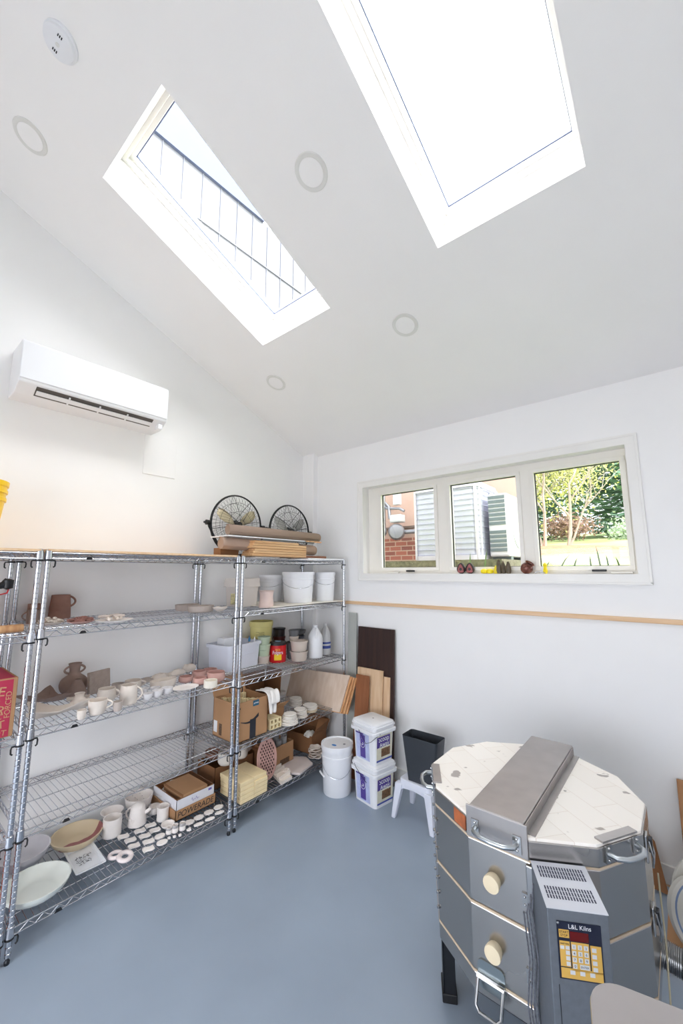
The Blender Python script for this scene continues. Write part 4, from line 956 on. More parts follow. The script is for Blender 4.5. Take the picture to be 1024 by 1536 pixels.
rp = [(0.388, -0.8119, 0.16), (0.6441, -0.887, 0.16), (0.6366, -0.7681, 0.16), (0.4079, -0.721, 0.16)]
c_ = sum((Vector(p) for p in rp), Vector())/4; t.location = (c_.x, c_.y, E0)
MB().prism([(p[0]-c_.x, p[1]-c_.y) for p in rp], 0, .022).build('rack_base', CREAMCLAY, t)
e0, e1 = Vector((rp[0][0]-c_.x, rp[0][1]-c_.y, .022)), Vector((rp[3][0]-c_.x, rp[3][1]-c_.y, .022)); w0, w1 = Vector((rp[1][0]-c_.x, rp[1][1]-c_.y, .022)), Vector((rp[2][0]-c_.x, rp[2][1]-c_.y, .022))
for k in range(5):
    u = (k+.2)/5; a, b = e0.lerp(w0, u), e1.lerp(w1, u); dd = (w0-e0).normalized()*.008
    MB().add([a, b, b+Vector((0, 0, .035)), a+Vector((0, 0, .022)), a+dd, b+dd, b+dd+Vector((0, 0, .035)), a+dd+Vector((0, 0, .022))], [(0, 1, 2, 3), (7, 6, 5, 4), (0, 4, 5, 1), (1, 5, 6, 2), (2, 6, 7, 3), (3, 7, 4, 0)]).build('tooth', CREAMCLAY, t)
leaf_dish('shell_dish', 'white shell-shaped clay dish resting against the slotted rack', (c_.x+.05, c_.y+.03, E0+.02), .032, .026, WHITECLAY, 0, .02)
sp_ = (0.5284, -0.3938, 0.151, 0.0587, 0.0)
for k in range(5):
    leaf_dish('leaf_plate', 'cream leaf-shaped clay plate in the small stack beside the white bucket', (sp_[0], sp_[1]+.0, E0+.001+k*.018), .062-.003*k, .055, CREAMCLAY, k*.7, .016, 'leaf-shaped plates in a stack')
t = thing('cardboard_box', 'ragged open cardboard box in the far corner of the bottom shelf', 'box', (.30, -.26, E0), .1)
open_box(MB(), -.15, .15, -.12, .10, 0, .15).build('box_body', CARDD, t)
MB().add([(.15, -.12, .15), (.15, .10, .15), (.19, .10, .25), (.12, .02, .27), (.16, -.08, .19)], [(0, 1, 2, 3, 4)]).build('flap', CARDD, t).modifiers.new('s', 'SOLIDIFY').thickness = .004
MB().add([(-.15, .10, .15), (.15, .10, .15), (.15, .13, .24), (-.05, .13, .26)], [(0, 1, 2, 3)]).build('flap', CARDD, t).modifiers.new('s', 'SOLIDIFY').thickness = .004
lump('paper_wad', 'crumpled cream paper on top of the ragged cardboard box', (.40, -.33, E0+.13), .05, .06, .05, mat('cream_paper', (226, 222, 212), .8), 9, 'paper')

# ================================================================ ON TOP OF THE SHELVES
def wall_fan(label, x, y, zc, R_, tilt, foot_z, blade_m):
    t = thing('fan', label, 'fan', (x, y, zc)); t.rotation_euler = (0, tilt, 0)
    # local X = fan axis
    def circ(r, xx, n=48): return [(xx, r*cos(2*pi*k/n), r*sin(2*pi*k/n)) for k in range(n)]
    mb = MB(); mb.tube(circ(R_, 0), .007, 8, closed=True); mb.tube(circ(R_*.985, .012), .004, 6, closed=True)
    mb.build('cage_rim', BLACK, t, True)
    FW = mat('black_wire', (26, 27, 30), .35, .3, noise=0)
    for side, nm in ((1, 'front_guard'), (-1, 'rear_guard')):
        mb = MB()
        for k in range(44):
            a = 2*pi*k/44; mb.tube([(side*(.055*(1-(q/6)**2.5)+.004), R_*(.16+.83*q/6)*cos(a+q*.028), R_*(.16+.83*q/6)*sin(a+q*.028)) for q in range(7)], .0010, 3)
        for rr in (.16, .45, .74): mb.tube(circ(R_*rr, side*.057*(1-rr**2.5)+.004, 36), .0014, 4, closed=True)
        for k in range(8):
            a = 2*pi*k/8+.2; mb.tube([(side*(.058*(1-(q/4)**2.5)+.005), R_*(.12+.87*q/4)*cos(a), R_*(.12+.87*q/4)*sin(a)) for q in range(5)], .0022, 4)
        mb.build(nm, FW, t)
    MB().lathe([(0, -.055), (R_*.15, -.05), (R_*.17, -.02), (R_*.12, 0)], 20, M=Matrix.Rotation(pi/2, 4, 'Y')).build('motor', BLACK, t, True)
    MB().lathe([(0, .05), (R_*.10, .045), (R_*.12, .0)], 20, M=Matrix.Rotation(pi/2, 4, 'Y')).build('hub', BLACK, t, True)
    for k in range(3):
        a = 2*pi*k/3+.55; vs = []; 
        for i in range(5):
            rr = R_*(.12+.74*i/4); wdt = R_*(.13, .30, .38, .38, .22)[i]
            for j in range(5):
                u = j/4-.5; vs.append((.018*(u*2)*(1-.5*i/4), rr*cos(a)-wdt*u*sin(a)*1.0, rr*sin(a)+wdt*u*cos(a)))
        o = MB().add(vs, [(i*5+j, i*5+j+1, (i+1)*5+j+1, (i+1)*5+j) for i in range(4) for j in range(4)]).build('blade', blade_m, t, True); o.modifiers.new('s', 'SOLIDIFY').thickness = .002
    # floor stand bars
    for s_ in (-1, 1):
        dz = foot_z-zc
        MB().tube([(0, s_*(R_+.018), .0), (.0, s_*(R_+.012), -.03), (.03-tilt*dz*0, s_*R_*.55, dz+.012), (.10, s_*R_*.50, dz+.012)], .009, 8).build('stand_leg', DKMET, t, True)
        MB().lathe([(.0, -.02), (.02, -.018), (.022, .014), (.008, .02), (.008, .034), (0, .034)], 10, (0, s_*(R_+.026), 0), M=Matrix.Rotation(-s_*pi/2, 4, 'X')).build('tilt_knob', BLACK, t, True)
    MB().tube([(.03, -R_*.55, foot_z-zc+.012), (.03, R_*.55, foot_z-zc+.012)], .009, 8).build('stand_bar', DKMET, t, True)
    return t
FB = mat('fan_blade', (204, 190, 158), .45, .2, noise=.05); FB2 = mat('fan_blade_grey', (178, 176, 172), .4, .4, noise=.05)
wall_fan('black wire-cage drum fan on top of the shelving, standing further from the corner', .20, -1.065, 2.185, .262, 0, 1.905, FB)
wall_fan('black wire-cage fan on top of the shelving, nearest the corner', .20, -.435, 2.175, .262, 0, 1.905, FB2)
KRAFT = mat('kraft_paper', (150, 128, 112), .8, noise=.05, scale=5)
def roll(label, a, b, r, m=KRAFT, core=.5):
    t = thing('paper_roll', label, 'paper roll', a); a, b = Vector(a), Vector(b); d = b-a; n = 26; mb = MB(); q = d.to_track_quat('Z', 'Y').to_matrix().to_4x4(); L_ = d.length
    prof = [(r*core, 0), (r, 0), (r, L_), (r*core, L_), (r*core, 0)]
    mb.lathe([(r*core, 0), (r*.97, 0.0), (r, .004), (r, L_-.004), (r*.97, L_), (r*core, L_), (r*core, .002)], n, M=q); mb.build('roll_body', m, t, True)
    mb = MB(); vs = []
    for k in range(16):      # loose outer turn
        an = 1.2+k*.16; rr = r*(1.0+.03+.02*k*.5)
        for z in (-.012, L_*.97): vs.append(q @ Vector((rr*cos(an), rr*sin(an), z)))
    o = mb.add(vs, [(2*k, 2*k+2, 2*k+3, 2*k+1) for k in range(15)]).build('loose_end', m, t, True); o.modifiers.new('s', 'SOLIDIFY').thickness = .002
    return t
roll('upper roll of brown kraft paper lying across the top of the shelves', (.50, -1.36, 2.105), (.50, -.34, 2.100), .040)
roll('lower, fatter roll of brown kraft paper under the white board', (.52, -1.43, 1.995), (.52, -.42, 1.975), .045, mat('kraft_paper_pale', (168, 142, 124), .8, noise=.05))
tag(MB().box(.36, .60, -1.42, -.60, 2.045, 2.053).build('foam_board', WPL), 'white foam board sandwiched between the two brown paper rolls', 'board')
tag(MB().box(.58, .605, -1.10, -.50, 2.034, 2.044).build('grey_strip', mat('grey_strip', (86, 88, 92), .5)), 'narrow dark grey strip lying under the white foam board', 'strip')
tag(MB().box(.57, .60, -.62, -.40, 2.044, 2.055).build('wooden_stick', PINE), 'short pale wooden stick poking out beside the white foam board', 'stick')
WS = wood('oak_planks', (200, 152, 104), (220, 180, 134), 'Y', 1)
for k in range(6):
    y1 = -.625 if k < 5 else -.72
    tag(MB().box(.49-.004*(k % 2), .628, -1.22+.012*(k % 3), y1, ZA+.014+k*.0205, ZA+.0332+k*.0205).build('oak_plank', WS, None, bevel=.003), 'light oak plank in the stack on top of the shelves, below the paper rolls', 'plank', 'oak planks stacked on the shelf top')
closed_box('cardboard_box', 'small dark cardboard box beside the oak planks on the shelf top', .38, .47, -1.40, -1.23, ZA+.014, ZA+.075, CARDD)
closed_box('wooden_board', 'dark brown board lying flat under the paper rolls near the corner', .40, .60, -.60, -.33, ZA+.012, ZA+.034, mat('walnut', (124, 78, 54), .6))

# ================================================================ LEFT UNIT CONTENTS
t = thing('bucket', 'yellow plastic bucket cut by the left edge of the photo', 'bucket', (.34, -2.835, ZA+.012), 0)
Yb = mat('yellow_bucket', (250, 206, 20), .35, noise=.01)
r, h = .150, .365
MB().lathe(cup_profile([(r*.78, 0), (r*.93, h*.62), (r*.95, h*.70), (r*1.0, h*.71), (r*1.0, h*.76), (r*.97, h*.77), (r*.97, h*.82), (r*1.02, h*.83), (r*1.02, h*.87), (r*.99, h*.88), (r*.99, h*.92), (r*1.03, h*.93), (r*1.04, h)], .004), 40).build('body', Yb, t, True)
bail(t, r*.93, h*.60, .13, 220)
mb = MB(); mb.box(0, .32, -.30, 0, 0, .27)
t = thing('printed_box', 'red and brown printed cardboard box on the shelf at the photo edge', 'box', (.27, -2.60, .996), 0)
MB().box(.0, .33, -.30, 0, 0, .272).build('box_body', CARD, t, bevel=.003)
RP = bpy.data.materials.new('red_print'); RP.use_nodes = True; n_ = RP.node_tree; b_ = n_.nodes['Principled BSDF']; b_.inputs['Roughness'].default_value = .7; b_.inputs['Base Color'].default_value = lin((176, 44, 74))
MB().box(.3301, .3310, -.298, -.018, .004, .266).build('red_panel', RP, t); MB().box(.004, .325, -.298, -.012, .2721, .273).build('red_top', RP, t)
TN = mat('tan_print', (192, 150, 112), .8, noise=0)
for (s_, y, z, sz, rr) in (('PE', -.075, .215, .06, .15), ('RC', -.085, .178, .035, -.1), ('XPR', -.09, .135, .055, .25), ('BDC', -.085, .098, .035, 0), ('ECT', -.08, .058, .05, -.1), ('EQT', -.06, .024, .035, .1), ('FORCED', -.030, .15, .032, pi/2)):
    text('lettering', s_, sz, TN, t, (.3316, y, z), (pi/2, rr if abs(rr) < 1 else 0, pi/2) if abs(rr) < 1 else (pi/2, -pi/2, pi/2))
closed_box('orange_box', 'orange cardboard box on the bottom shelf at the photo edge', .28, .52, -2.88, -2.615, .142, .34, mat('orange_card', (206, 96, 44), .7))
t = thing('spring_clamp', 'black and red clamp lying high on the shelf at the photo edge', 'clamp', (.40, -2.70, 1.478))
tag(MB().box(.27, .53, -2.98, -2.71, 1.476, 1.690).build('wooden_crate', PINE, bevel=.003), 'wooden crate under the black and red clamp, at the photo edge', 'crate')
t.location = (.50, -2.665, 1.695)
MB().tube([(0, -.25, .015), (0, -.10, .020), (0, -.06, .012), (0, -.02, .02), (0, .0, .045)], .018, 8).build('clamp_body', BLACK, t, True)
MB().lathe([(0, -.03), (.022, -.02), (.024, .02), (0, .03)], 10, (0, .0, .025)).build('jaw', BLACK, t, True)
MB().tube([(.005, -.26, .020), (.005, -.115, .024)], .0205, 8).build('red_grip', mat('red_grip', (190, 26, 30), .5), t, True)
MB().tube([(.0, -.06, -.005), (.0, -.03, -.028), (.0, .0, -.02), (0, .005, .0)], .004, 6).build('trigger', mat('red_grip', (190, 26, 30), .5), t, True)
rp_ = (0.465, -2.5856, 1.476)
t = thing('rolling_pin', 'wooden rolling pin with its end poking into view at the photo edge', 'rolling pin', (.53, rp_[1]+.0, 1.497), 0)
MB().lathe([(0, 0), (.018, .003), (.020, .010), (.020, .26), (0, .262)], 18, M=Matrix.Rotation(pi/2, 4, 'X')).build('pin_body', PINE, t, True)

# ================================================================ FLOOR BY THE BACK WALL
def kitty(label, z, h, group):
    t = thing('square_bucket', label, 'bucket', (1.13, -.345, z), radians(-10), group)
    hx, hy = .128, .112
    bd = MB(); o = rrect(hx, hy, .03, 5); n = len(o)
    vs = [(x*.90, y*.90, 0) for x, y in o]+[(x, y, h*.80) for x, y in o]
    bd.add(vs, [tuple(range(n))[::-1], tuple(range(n, 2*n))]+[(k, (k+1) % n, n+(k+1) % n, n+k) for k in range(n)]); bd.build('body', WPL, t, True)
    def slab(z0, z1, g, g2=None): return MB().prism(rrect(hx+g, hy+g, .035, 5), z0, z1, None, 1 if g2 is None else (hx+g2)/(hx+g))
    mb = MB()
    for a in (slab(h*.74, h*.82, .018), slab(h*.82, h*.88, .006)): mb.add(a.v, a.f)
    mb.build('collar', WPL, t, True, bevel=.003)
    mb = MB()
    for a in (slab(h*.88, h*.925, .013), slab(h*.925, h*.975, .006), slab(h*.975, h*1.0, .002, -.012)): mb.add(a.v, a.f)
    mb.build('lid', WPL, t, True, bevel=.003)
    MB().lathe([(0, h), (.008, h), (.008, h+.001), (0, h+.001)], 12).build('lid_vent', mat('grey_mark', (150, 150, 154), .5), t)
    PU = mat('purple_print', (86, 66, 150), .45, noise=.08, scale=60); BL = mat('pale_blue_print', (190, 198, 232), .45, noise=.1, scale=30); CR = mat('cream_print', (226, 222, 200), .45, noise=.1, scale=30); BR_ = mat('brown_print', (120, 88, 58), .5, noise=.4, scale=60)
    k = lambda z_: .90+.10*z_/(h*.80)
    def face_patch(nm, axis, u0, u1, z0, z1, m, off=.0012):
        mb = MB()
        if axis == 'y': pts = [(u0, -hy*k(z0)-off, z0), (u1, -hy*k(z0)-off, z0), (u1, -hy*k(z1)-off, z1), (u0, -hy*k(z1)-off, z1)]
        else: pts = [(hx*k(z0)+off, u0, z0), (hx*k(z0)+off, u1, z0), (hx*k(z1)+off, u1, z1), (hx*k(z1)+off, u0, z1)]
        mb.add(pts, [(0, 1, 2, 3)]); o = mb.build(nm, m, t); o.modifiers.new('s', 'SOLIDIFY').thickness = .0008; return o
    face_patch('label', 'y', -.088, .062, h*.06, h*.70, BL); face_patch('label_stripe', 'y', -.088, .0, h*.665, h*.70, PU, .0022)
    face_patch('label_panel', 'y', -.040, .018, h*.10, h*.66, PU, .0022)
    text('lettering', 'S', .050, WPL, t, (-.011, -hy*k(h*.45)-.0032, h*.46), (pi/2-.08, 0, 0))
    mb = MB(); mb.tube([(-.011+.027*cos(2*pi*q/20), -hy*k(h*.46)-.003, h*.46+.034*sin(2*pi*q/20)) for q in range(20)], .0016, 4, closed=True); mb.build('badge_ring', WPL, t)
    face_patch('label', 'x', -.085, .085, h*.08, h*.72, CR); face_patch('label_panel', 'x', -.085, .060, h*.42, h*.68, PU, .0022); face_patch('picture', 'x', -.035, .062, h*.18, h*.38, BR_, .0022); face_patch('label_stripe', 'x', -.085, .085, h*.08, h*.12, mat('blue_stripe', (70, 84, 170), .45), .0022)
    text('lettering', 'Scoop', .052, WPL, t, (hx*k(h*.6)+.0032, -.012, h*.615), (pi/2-.08, 0, pi/2), sx=.9); text('lettering', 'Away', .052, WPL, t, (hx*k(h*.5)+.0032, -.005, h*.475), (pi/2-.08, 0, pi/2), sx=.9)
    MB().tube([(-.03, -hy-.021, h*.78), (.02, -hy-.035, h*.70), (.07, -hy-.040, h*.55), (hx*.9, -hy-.03, h*.62), (hx+.02, -hy*.6, h*.78)] if z > .1 else [(-hx-.02, -.02, h*.78), (-hx-.03, -hy*.8, h*.95), (-.06, -hy-.03, h*.86), (.01, -hy-.03, h*.70), (.06, -hy-.025, h*.60)], .002, 6).build('wire_handle', DKMET, t, True)
    return t
kitty('white square litter bucket with purple labels, bottom of the stack of two', 0, .300, 'square litter buckets')
kitty('white square litter bucket with purple labels, stacked on top of its twin', .301, .300, 'square litter buckets')
fb = (0.8314, -0.4458, 0.0, 0.1283, 0.3841)
t = bucket('tall round white bucket with blue paint on its lid, on the floor', (fb[0], fb[1], 0, fb[3], .375), 222, drop=.13)
MB().lathe([(0, .3665), (.018, .3665), (.018, .3672), (0, .3672)], 12, (.005, -.045, 0), sx=1.3, sy=.8).build('blue_paint_mark', mat('blue_paint', (60, 140, 210), .4), t)
MB().lathe([(0, .366), (.010, .366), (.010, .370), (0, .370)], 12, (.06, .02, 0)).build('spout_plug', mat('grey_mark', (150, 150, 154), .5), t)
MB().tube([(-fb[3]*.8, -fb[3]*.75, .155), (-fb[3]*.2, -fb[3]*1.02, .148)], .008, 8).build('handle_grip', WPL, t, True)
# boards leaning on the wall
def lean(name, label, x0, x1, ztop, yb, yt, th, m, zb=0.0):
    mb = MB(); mb.add([(x0, yb, zb), (x1, yb, zb), (x1, yt, ztop), (x0, yt, ztop), (x0, yb+th, zb), (x1, yb+th, zb), (x1, yt+th, ztop), (x0, yt+th, ztop)], BXL)
    return tag(mb.build(name, m, None, bevel=.001), label, 'board')
BXL = [(3, 2, 1, 0), (4, 5, 6, 7), (0, 1, 5, 4), (1, 2, 6, 5), (2, 3, 7, 6), (3, 0, 4, 7)]
lean('dark_board', 'tall dark brown board leaning on the back wall', .748, 1.150, 1.262, -.10, -.036, .018, wood('wenge', (44, 26, 22), (58, 36, 30), 'Z', .6))
lean('grey_board', 'narrow pale grey panel standing on end beside the shelving', .628, .726, 1.383, -.075, -.034, .012, mat('pale_grey_panel', (176, 178, 172), .5, noise=.02))
PINEL = wood('light_pine', (212, 176, 138), (226, 196, 162), 'Z', .8)
lean('pine_board', 'wide pale pine board leaning in front of the dark brown board', .775, 1.055, .905, -.17, -.085, .016, PINEL)
lean('pine_board', 'narrow pale pine strip between the wide pine board and the dark board', .95, 1.115, .855, -.145, -.062, .014, PINEL)
lean('brown_board', 'small reddish brown board leaning before the wide pine board', .79, .935, .85, -.21, -.128, .012, wood('cherry', (136, 84, 52), (152, 96, 62), 'Z', .8))
# step stool and waste bin
t = thing('step_stool', 'small white plastic step stool beside the square buckets', 'stool', (1.545, -.335, 0), radians(-3))
hx, hy, hs = .148, .115, .27
MB().prism(rrect(hx-.012, hy-.010, .04, 5), hs-.045, hs, None, .93).build('seat', BPL, t, True, bevel=.005)
for sx_ in (-1, 1):
    for sy_ in (-1, 1):
        a = Vector((sx_*(hx-.028), sy_*(hy-.026), hs-.03)); b = Vector((sx_*(hx+.012), sy_*(hy+.008), 0)); mb = MB()
        vs = []
        for p, w_ in ((a, .030), (b, .016)):
            vs += [(p.x-w_, p.y-w_*.8, p.z), (p.x+w_, p.y-w_*.8, p.z), (p.x+w_, p.y+w_*.8, p.z), (p.x-w_, p.y+w_*.8, p.z)]
        mb.add(vs, [(0, 1, 2, 3), (7, 6, 5, 4), (0, 4, 5, 1), (1, 5, 6, 2), (2, 6, 7, 3), (3, 7, 4, 0)]); mb.build('leg', BPL, t, True, bevel=.006)
for sy_ in (-1, 1): MB().prism([(-.115, .235), (.115, .235), (.115, .185), (.085, .212), (0, .222), (-.085, .212), (-.115, .185)], 0, .006, Matrix(((1, 0, 0, 0), (0, 0, 1, sy_*(hy-.014)-.003), (0, 1, 0, 0), (0, 0, 0, 1)))).build('apron', BPL, t)
t = thing('waste_bin', 'dark grey rectangular waste bin standing on the white stool', 'bin', (1.588, -.352, .2705), radians(1))
bin_mesh(.142, .078, .305, .022, .003, .76).build('bin_body', mat('charcoal_plastic', (52, 56, 62), .5, noise=.04), t, True)

# ================================================================ KILN
KX, KY, KR = 2.56, -1.165, .424
t = thing('kiln', 'twelve-sided stainless steel electric kiln with a white brick lid', 'kiln', (KX, KY, 0))
def dod(R_): return [(R_*cos(radians(15+30*k)), R_*sin(radians(15+30*k))) for k in range(12)]
SEAM = mat('seam_cream', (206, 186, 160), .8)
KST = bpy.data.materials.new('kiln_steel'); KST.use_nodes = True; n_ = KST.node_tree; b_ = n_.nodes['Principled BSDF']
b_.inputs['Metallic'].default_value = 1; b_.inputs['Base Color'].default_value = (.47, .45, .43, 1)
t_ = n_.nodes.new('ShaderNodeTexCoord'); z_ = n_.nodes.new('ShaderNodeTexNoise'); z_.inputs['Scale'].default_value = 4; z_.inputs['Detail'].default_value = 3; n_.links.new(t_.outputs['Object'], z_.inputs['Vector'])
r_ = n_.nodes.new('ShaderNodeMapRange'); r_.inputs[3].default_value = .16; r_.inputs[4].default_value = .34; n_.links.new(z_.outputs['Fac'], r_.inputs[0]); n_.links.new(r_.outputs[0], b_.inputs['Roughness'])
bp = n_.nodes.new('ShaderNodeBump'); bp.inputs['Strength'].default_value = .06; bp.inputs['Distance'].default_value = .02; n_.links.new(z_.outputs['Fac'], bp.inputs['Height']); n_.links.new(bp.outputs[0], b_.inputs['Normal'])
secs = [(.285, .345, 'base'), (.352, .567, 'lower_section'), (.575, .785, 'upper_section')]
for z0, z1, nm in secs: MB().prism(dod(KR), z0, z1).build(nm, KST, t, bevel=.004)
for z in (.345, .567, .785):
    MB().prism(dod(KR*1.002), z, z+.0075).build('seam', SEAM, t)
MB().prism(dod(KR*1.004), .793, .853).build('lid_band', KST, t, bevel=.003)
LIDM = bpy.data.materials.new('lid_brick'); LIDM.use_nodes = True; n_ = LIDM.node_tree; b_ = n_.nodes['Principled BSDF']; b_.inputs['Roughness'].default_value = .85
tc_ = n_.nodes.new('ShaderNodeTexCoord'); mp = n_.nodes.new('ShaderNodeMapping'); mp.inputs['Rotation'].default_value = (0, 0, radians(38)); n_.links.new(tc_.outputs['Object'], mp.inputs[0])
br = n_.nodes.new('ShaderNodeTexBrick'); br.inputs['Scale'].default_value = 1; br.inputs['Brick Width'].default_value = .23; br.inputs['Row Height'].default_value = .115; br.inputs['Mortar Size'].default_value = .0009
br.inputs['Color1'].default_value = lin((248, 243, 236)); br.inputs['Color2'].default_value = lin((244, 238, 230)); br.inputs['Mortar'].default_value = lin((226, 214, 202)); n_.links.new(mp.outputs[0], br.inputs['Vector'])
nz = n_.nodes.new('ShaderNodeTexNoise'); nz.inputs['Scale'].default_value = 13; nz.inputs['Detail'].default_value = 2; n_.links.new(tc_.outputs['Object'], nz.inputs['Vector'])
rr_ = n_.nodes.new('ShaderNodeMapRange'); rr_.inputs[1].default_value = .65; rr_.inputs[2].default_value = .68; n_.links.new(nz.outputs['Fac'], rr_.inputs[0])
mx = n_.nodes.new('ShaderNodeMix'); mx.data_type = 'RGBA'; mx.inputs[7].default_value = lin((176, 168, 162)); n_.links.new(rr_.outputs[0], mx.inputs[0]); n_.links.new(br.outputs['Color'], mx.inputs[6]); n_.links.new(mx.outputs[2], b_.inputs['Base Color'])
MB().prism(dod(KR*.992), .80, .862).build('lid_brick_top', LIDM, t, bevel=.002)
ap = KR*cos(radians(15))
# steel cover across the lid
mb = MB(); mb.box(-.098, .098, -ap-.008, ap+.01, .862, .905)
mb.build('lid_cover', STEELD, t, bevel=.004)
mb = MB(); mb.box(.098, .128, -ap+.02, ap-.01, .862, .866); mb.box(.100, .1025, -ap-.006, ap, .862, .90); mb.build('cover_flange', STEELD, t)
MB().box(-.11, .11, -ap-.011, -ap-.004, .795, .903).build('cover_front', STEELD, t, bevel=.002)
def grab(parent, cx, cz_, half, M, name='handle'):
    h_ = tag(MB().tube([M @ Vector(p) for p in ((-half, .004, cz_), (-half+.004, .030, cz_), (-half*.55, .048, cz_), (0, .052, cz_), (half*.55, .048, cz_), (half-.004, .030, cz_), (half, .004, cz_))], .0085, 10).build(name, mat('cast_aluminium', (190, 196, 200), .3, 1), parent, True))
    for s_ in (-1, 1):
        mb = MB(); mb.box(s_*half-.014, s_*half+.014, 0, .006, cz_-.028, cz_+.028, M)
        for dz in (-.018, .018): mb.lathe([(.005, 0), (.004, .004), (0, .005)], 8, M @ Vector((s_*half, .006, cz_+dz)), M=(M.to_3x3().to_4x4() @ Matrix.Rotation(-pi/2, 4, 'X')))
        mb.build('handle_plate', STEEL, h_)
    return h_
def faceM(deg):   # local x along the face, local y outward
    a = radians(deg); return Matrix(((-sin(a)*-1, cos(a), 0, cos(a)*ap), (-cos(a), sin(a), 0, sin(a)*ap), (0, 0, 1, 0), (0, 0, 0, 1)))
def FM(deg, extra=0):
    a = radians(deg); return Matrix.Translation((cos(a)*(ap+extra), sin(a)*(ap+extra), 0)) @ Matrix.Rotation(a-pi/2, 4, 'Z')
grab(t, 0, .835, .075, FM(-90, .011)); grab(t, 0, .83, .068, FM(-30, .003)); grab(t, 0, .835, .07, FM(210, .003))
MB().box(-.085, .085, -.03, .002, .862, .868, FM(-30)).build('lid_clip', STEELD, t)
MB().box(-.085, .085, -.03, .004, .858, .868, FM(210)).build('lid_clip', STEELD, t)
mb = MB(); mb.box(-.10, -.03, .0, .003, .800, .850, FM(-120, .002)); mb.build('orange_label', mat('rusty_label', (172, 96, 56), .5, noise=.25, scale=30), t)
# peephole plugs (face 270)
PLUG = mat('ceramic_plug', (232, 216, 184), .7, noise=.05)
for xx, zz in ((-.019, .678), (-.026, .457)):
    a_ = Matrix.Translation((xx, -ap, zz)) @ Matrix.Rotation(pi/2, 4, 'X')
    mb = MB(); mb.lathe([(.024, 0), (.027, .010), (.029, .028), (.028, .033), (0, .035)], 22, (xx, -ap, zz), M=Matrix.Rotation(pi/2, 4, 'X')); mb.build('peephole_plug', PLUG, t, True)
# hinge straps and vertical strips next to the control box
for zz in (.662, .436):
    mb = MB(); mb.box(.078, .118, -ap-.006, -ap, zz-.022, zz+.022)
    for dz in (-.012, .012):
        mb.lathe([(.004, 0), (.003, .003), (0, .004)], 8, (.088, -ap-.006, zz+dz), M=Matrix.Rotation(pi/2, 4, 'X'))
    mb.build('hinge_strap', STEEL, t)
M15 = Matrix.Rotation(radians(-75-90), 4, 'Z')
v_ = Vector((KR*cos(radians(-75)), KR*sin(radians(-75)), 0))
MB().box(v_.x-.012, v_.x+.012, v_.y-.012, v_.y+.006, .30, .78).build('corner_strip', STEEL, t, bevel=.004)
scr_ = None
for deg in (225, 195):
    v = Vector((KR*cos(radians(deg)), KR*sin(radians(deg)), 0))
    for k in range(7):
        if scr_ is None: scr_ = o = MB().lathe([(0, -.006), (.006, -.004), (.006, .004), (0, .006)], 8).build('clamp_screw', STEEL, t)
        else: o = scr_.copy(); COL.objects.link(o); o.parent = t
        o.location = (v.x*1.008, v.y*1.008, .40+.055*k)
# toggle latches
def latch(deg, u, z, s_=1):
    M = FM(deg, .002) @ Matrix.Translation((u, 0, 0))
    b = MB().box(-.022, .022, 0, .008, z-.045, z+.045, M).build('latch', STEEL, t, bevel=.003)
    MB().tube([M @ Vector(p) for p in ((-.018, .012, z+.03), (-.020, .022, z-.02), (-.012, .018, z-.055), (.012, .018, z-.055), (.020, .022, z-.02), (.018, .012, z+.03))], .004, 6).build('latch_loop', STEEL, b, True)
    MB().box(-.014, .014, .010, .022, z-.01, z+.035, M).build('latch_lever', DKMET, b, bevel=.003)
latch(0, .06, .79); latch(0, .06, .56)
mb = MB(); z = .33; x = -.045
MB().prism(rrect(.048, .045, .018), 0, .004, Matrix.Translation((x, -ap-.001, z+.025)) @ Matrix.Rotation(pi/2, 4, 'X')).build('hinge_plate', mat('pale_steel', (170, 180, 182), .25, 1), t)
MB().tube([(x-.048, -ap-.012, z+.02), (x+.048, -ap-.012, z+.02)], .009, 8).build('hinge_bar', STEEL, t, True)
MB().tube([(x-.044, -ap-.014, z+.02), (x-.044, -ap-.045, z-.045), (x-.030, -ap-.050, z-.060), (x+.030, -ap-.050, z-.060), (x+.044, -ap-.045, z-.045), (x+.044, -ap-.014, z+.02)], .006, 8).build('hinge_loop', STEEL, t, True)
# stand
for deg in (210, 300, 30, 120):
    M = FM(deg, -.01); mb = MB(); mb.box(-.045, .045, -.006, .0, 0, .31, M); mb.box(-.045, -.039, -.05, .0, 0, .31, M); mb.box(.039, .045, -.05, 0, 0, .285, M); mb.build('stand_leg', DKMET, t)
    MB().box(-.048, .048, -.055, .006, 0, .035, M).build('leg_foot', BLACK, t, bevel=.004)
MB().prism(dod(KR*.96), .270, .285).build('stand_plate', DKMET, t)
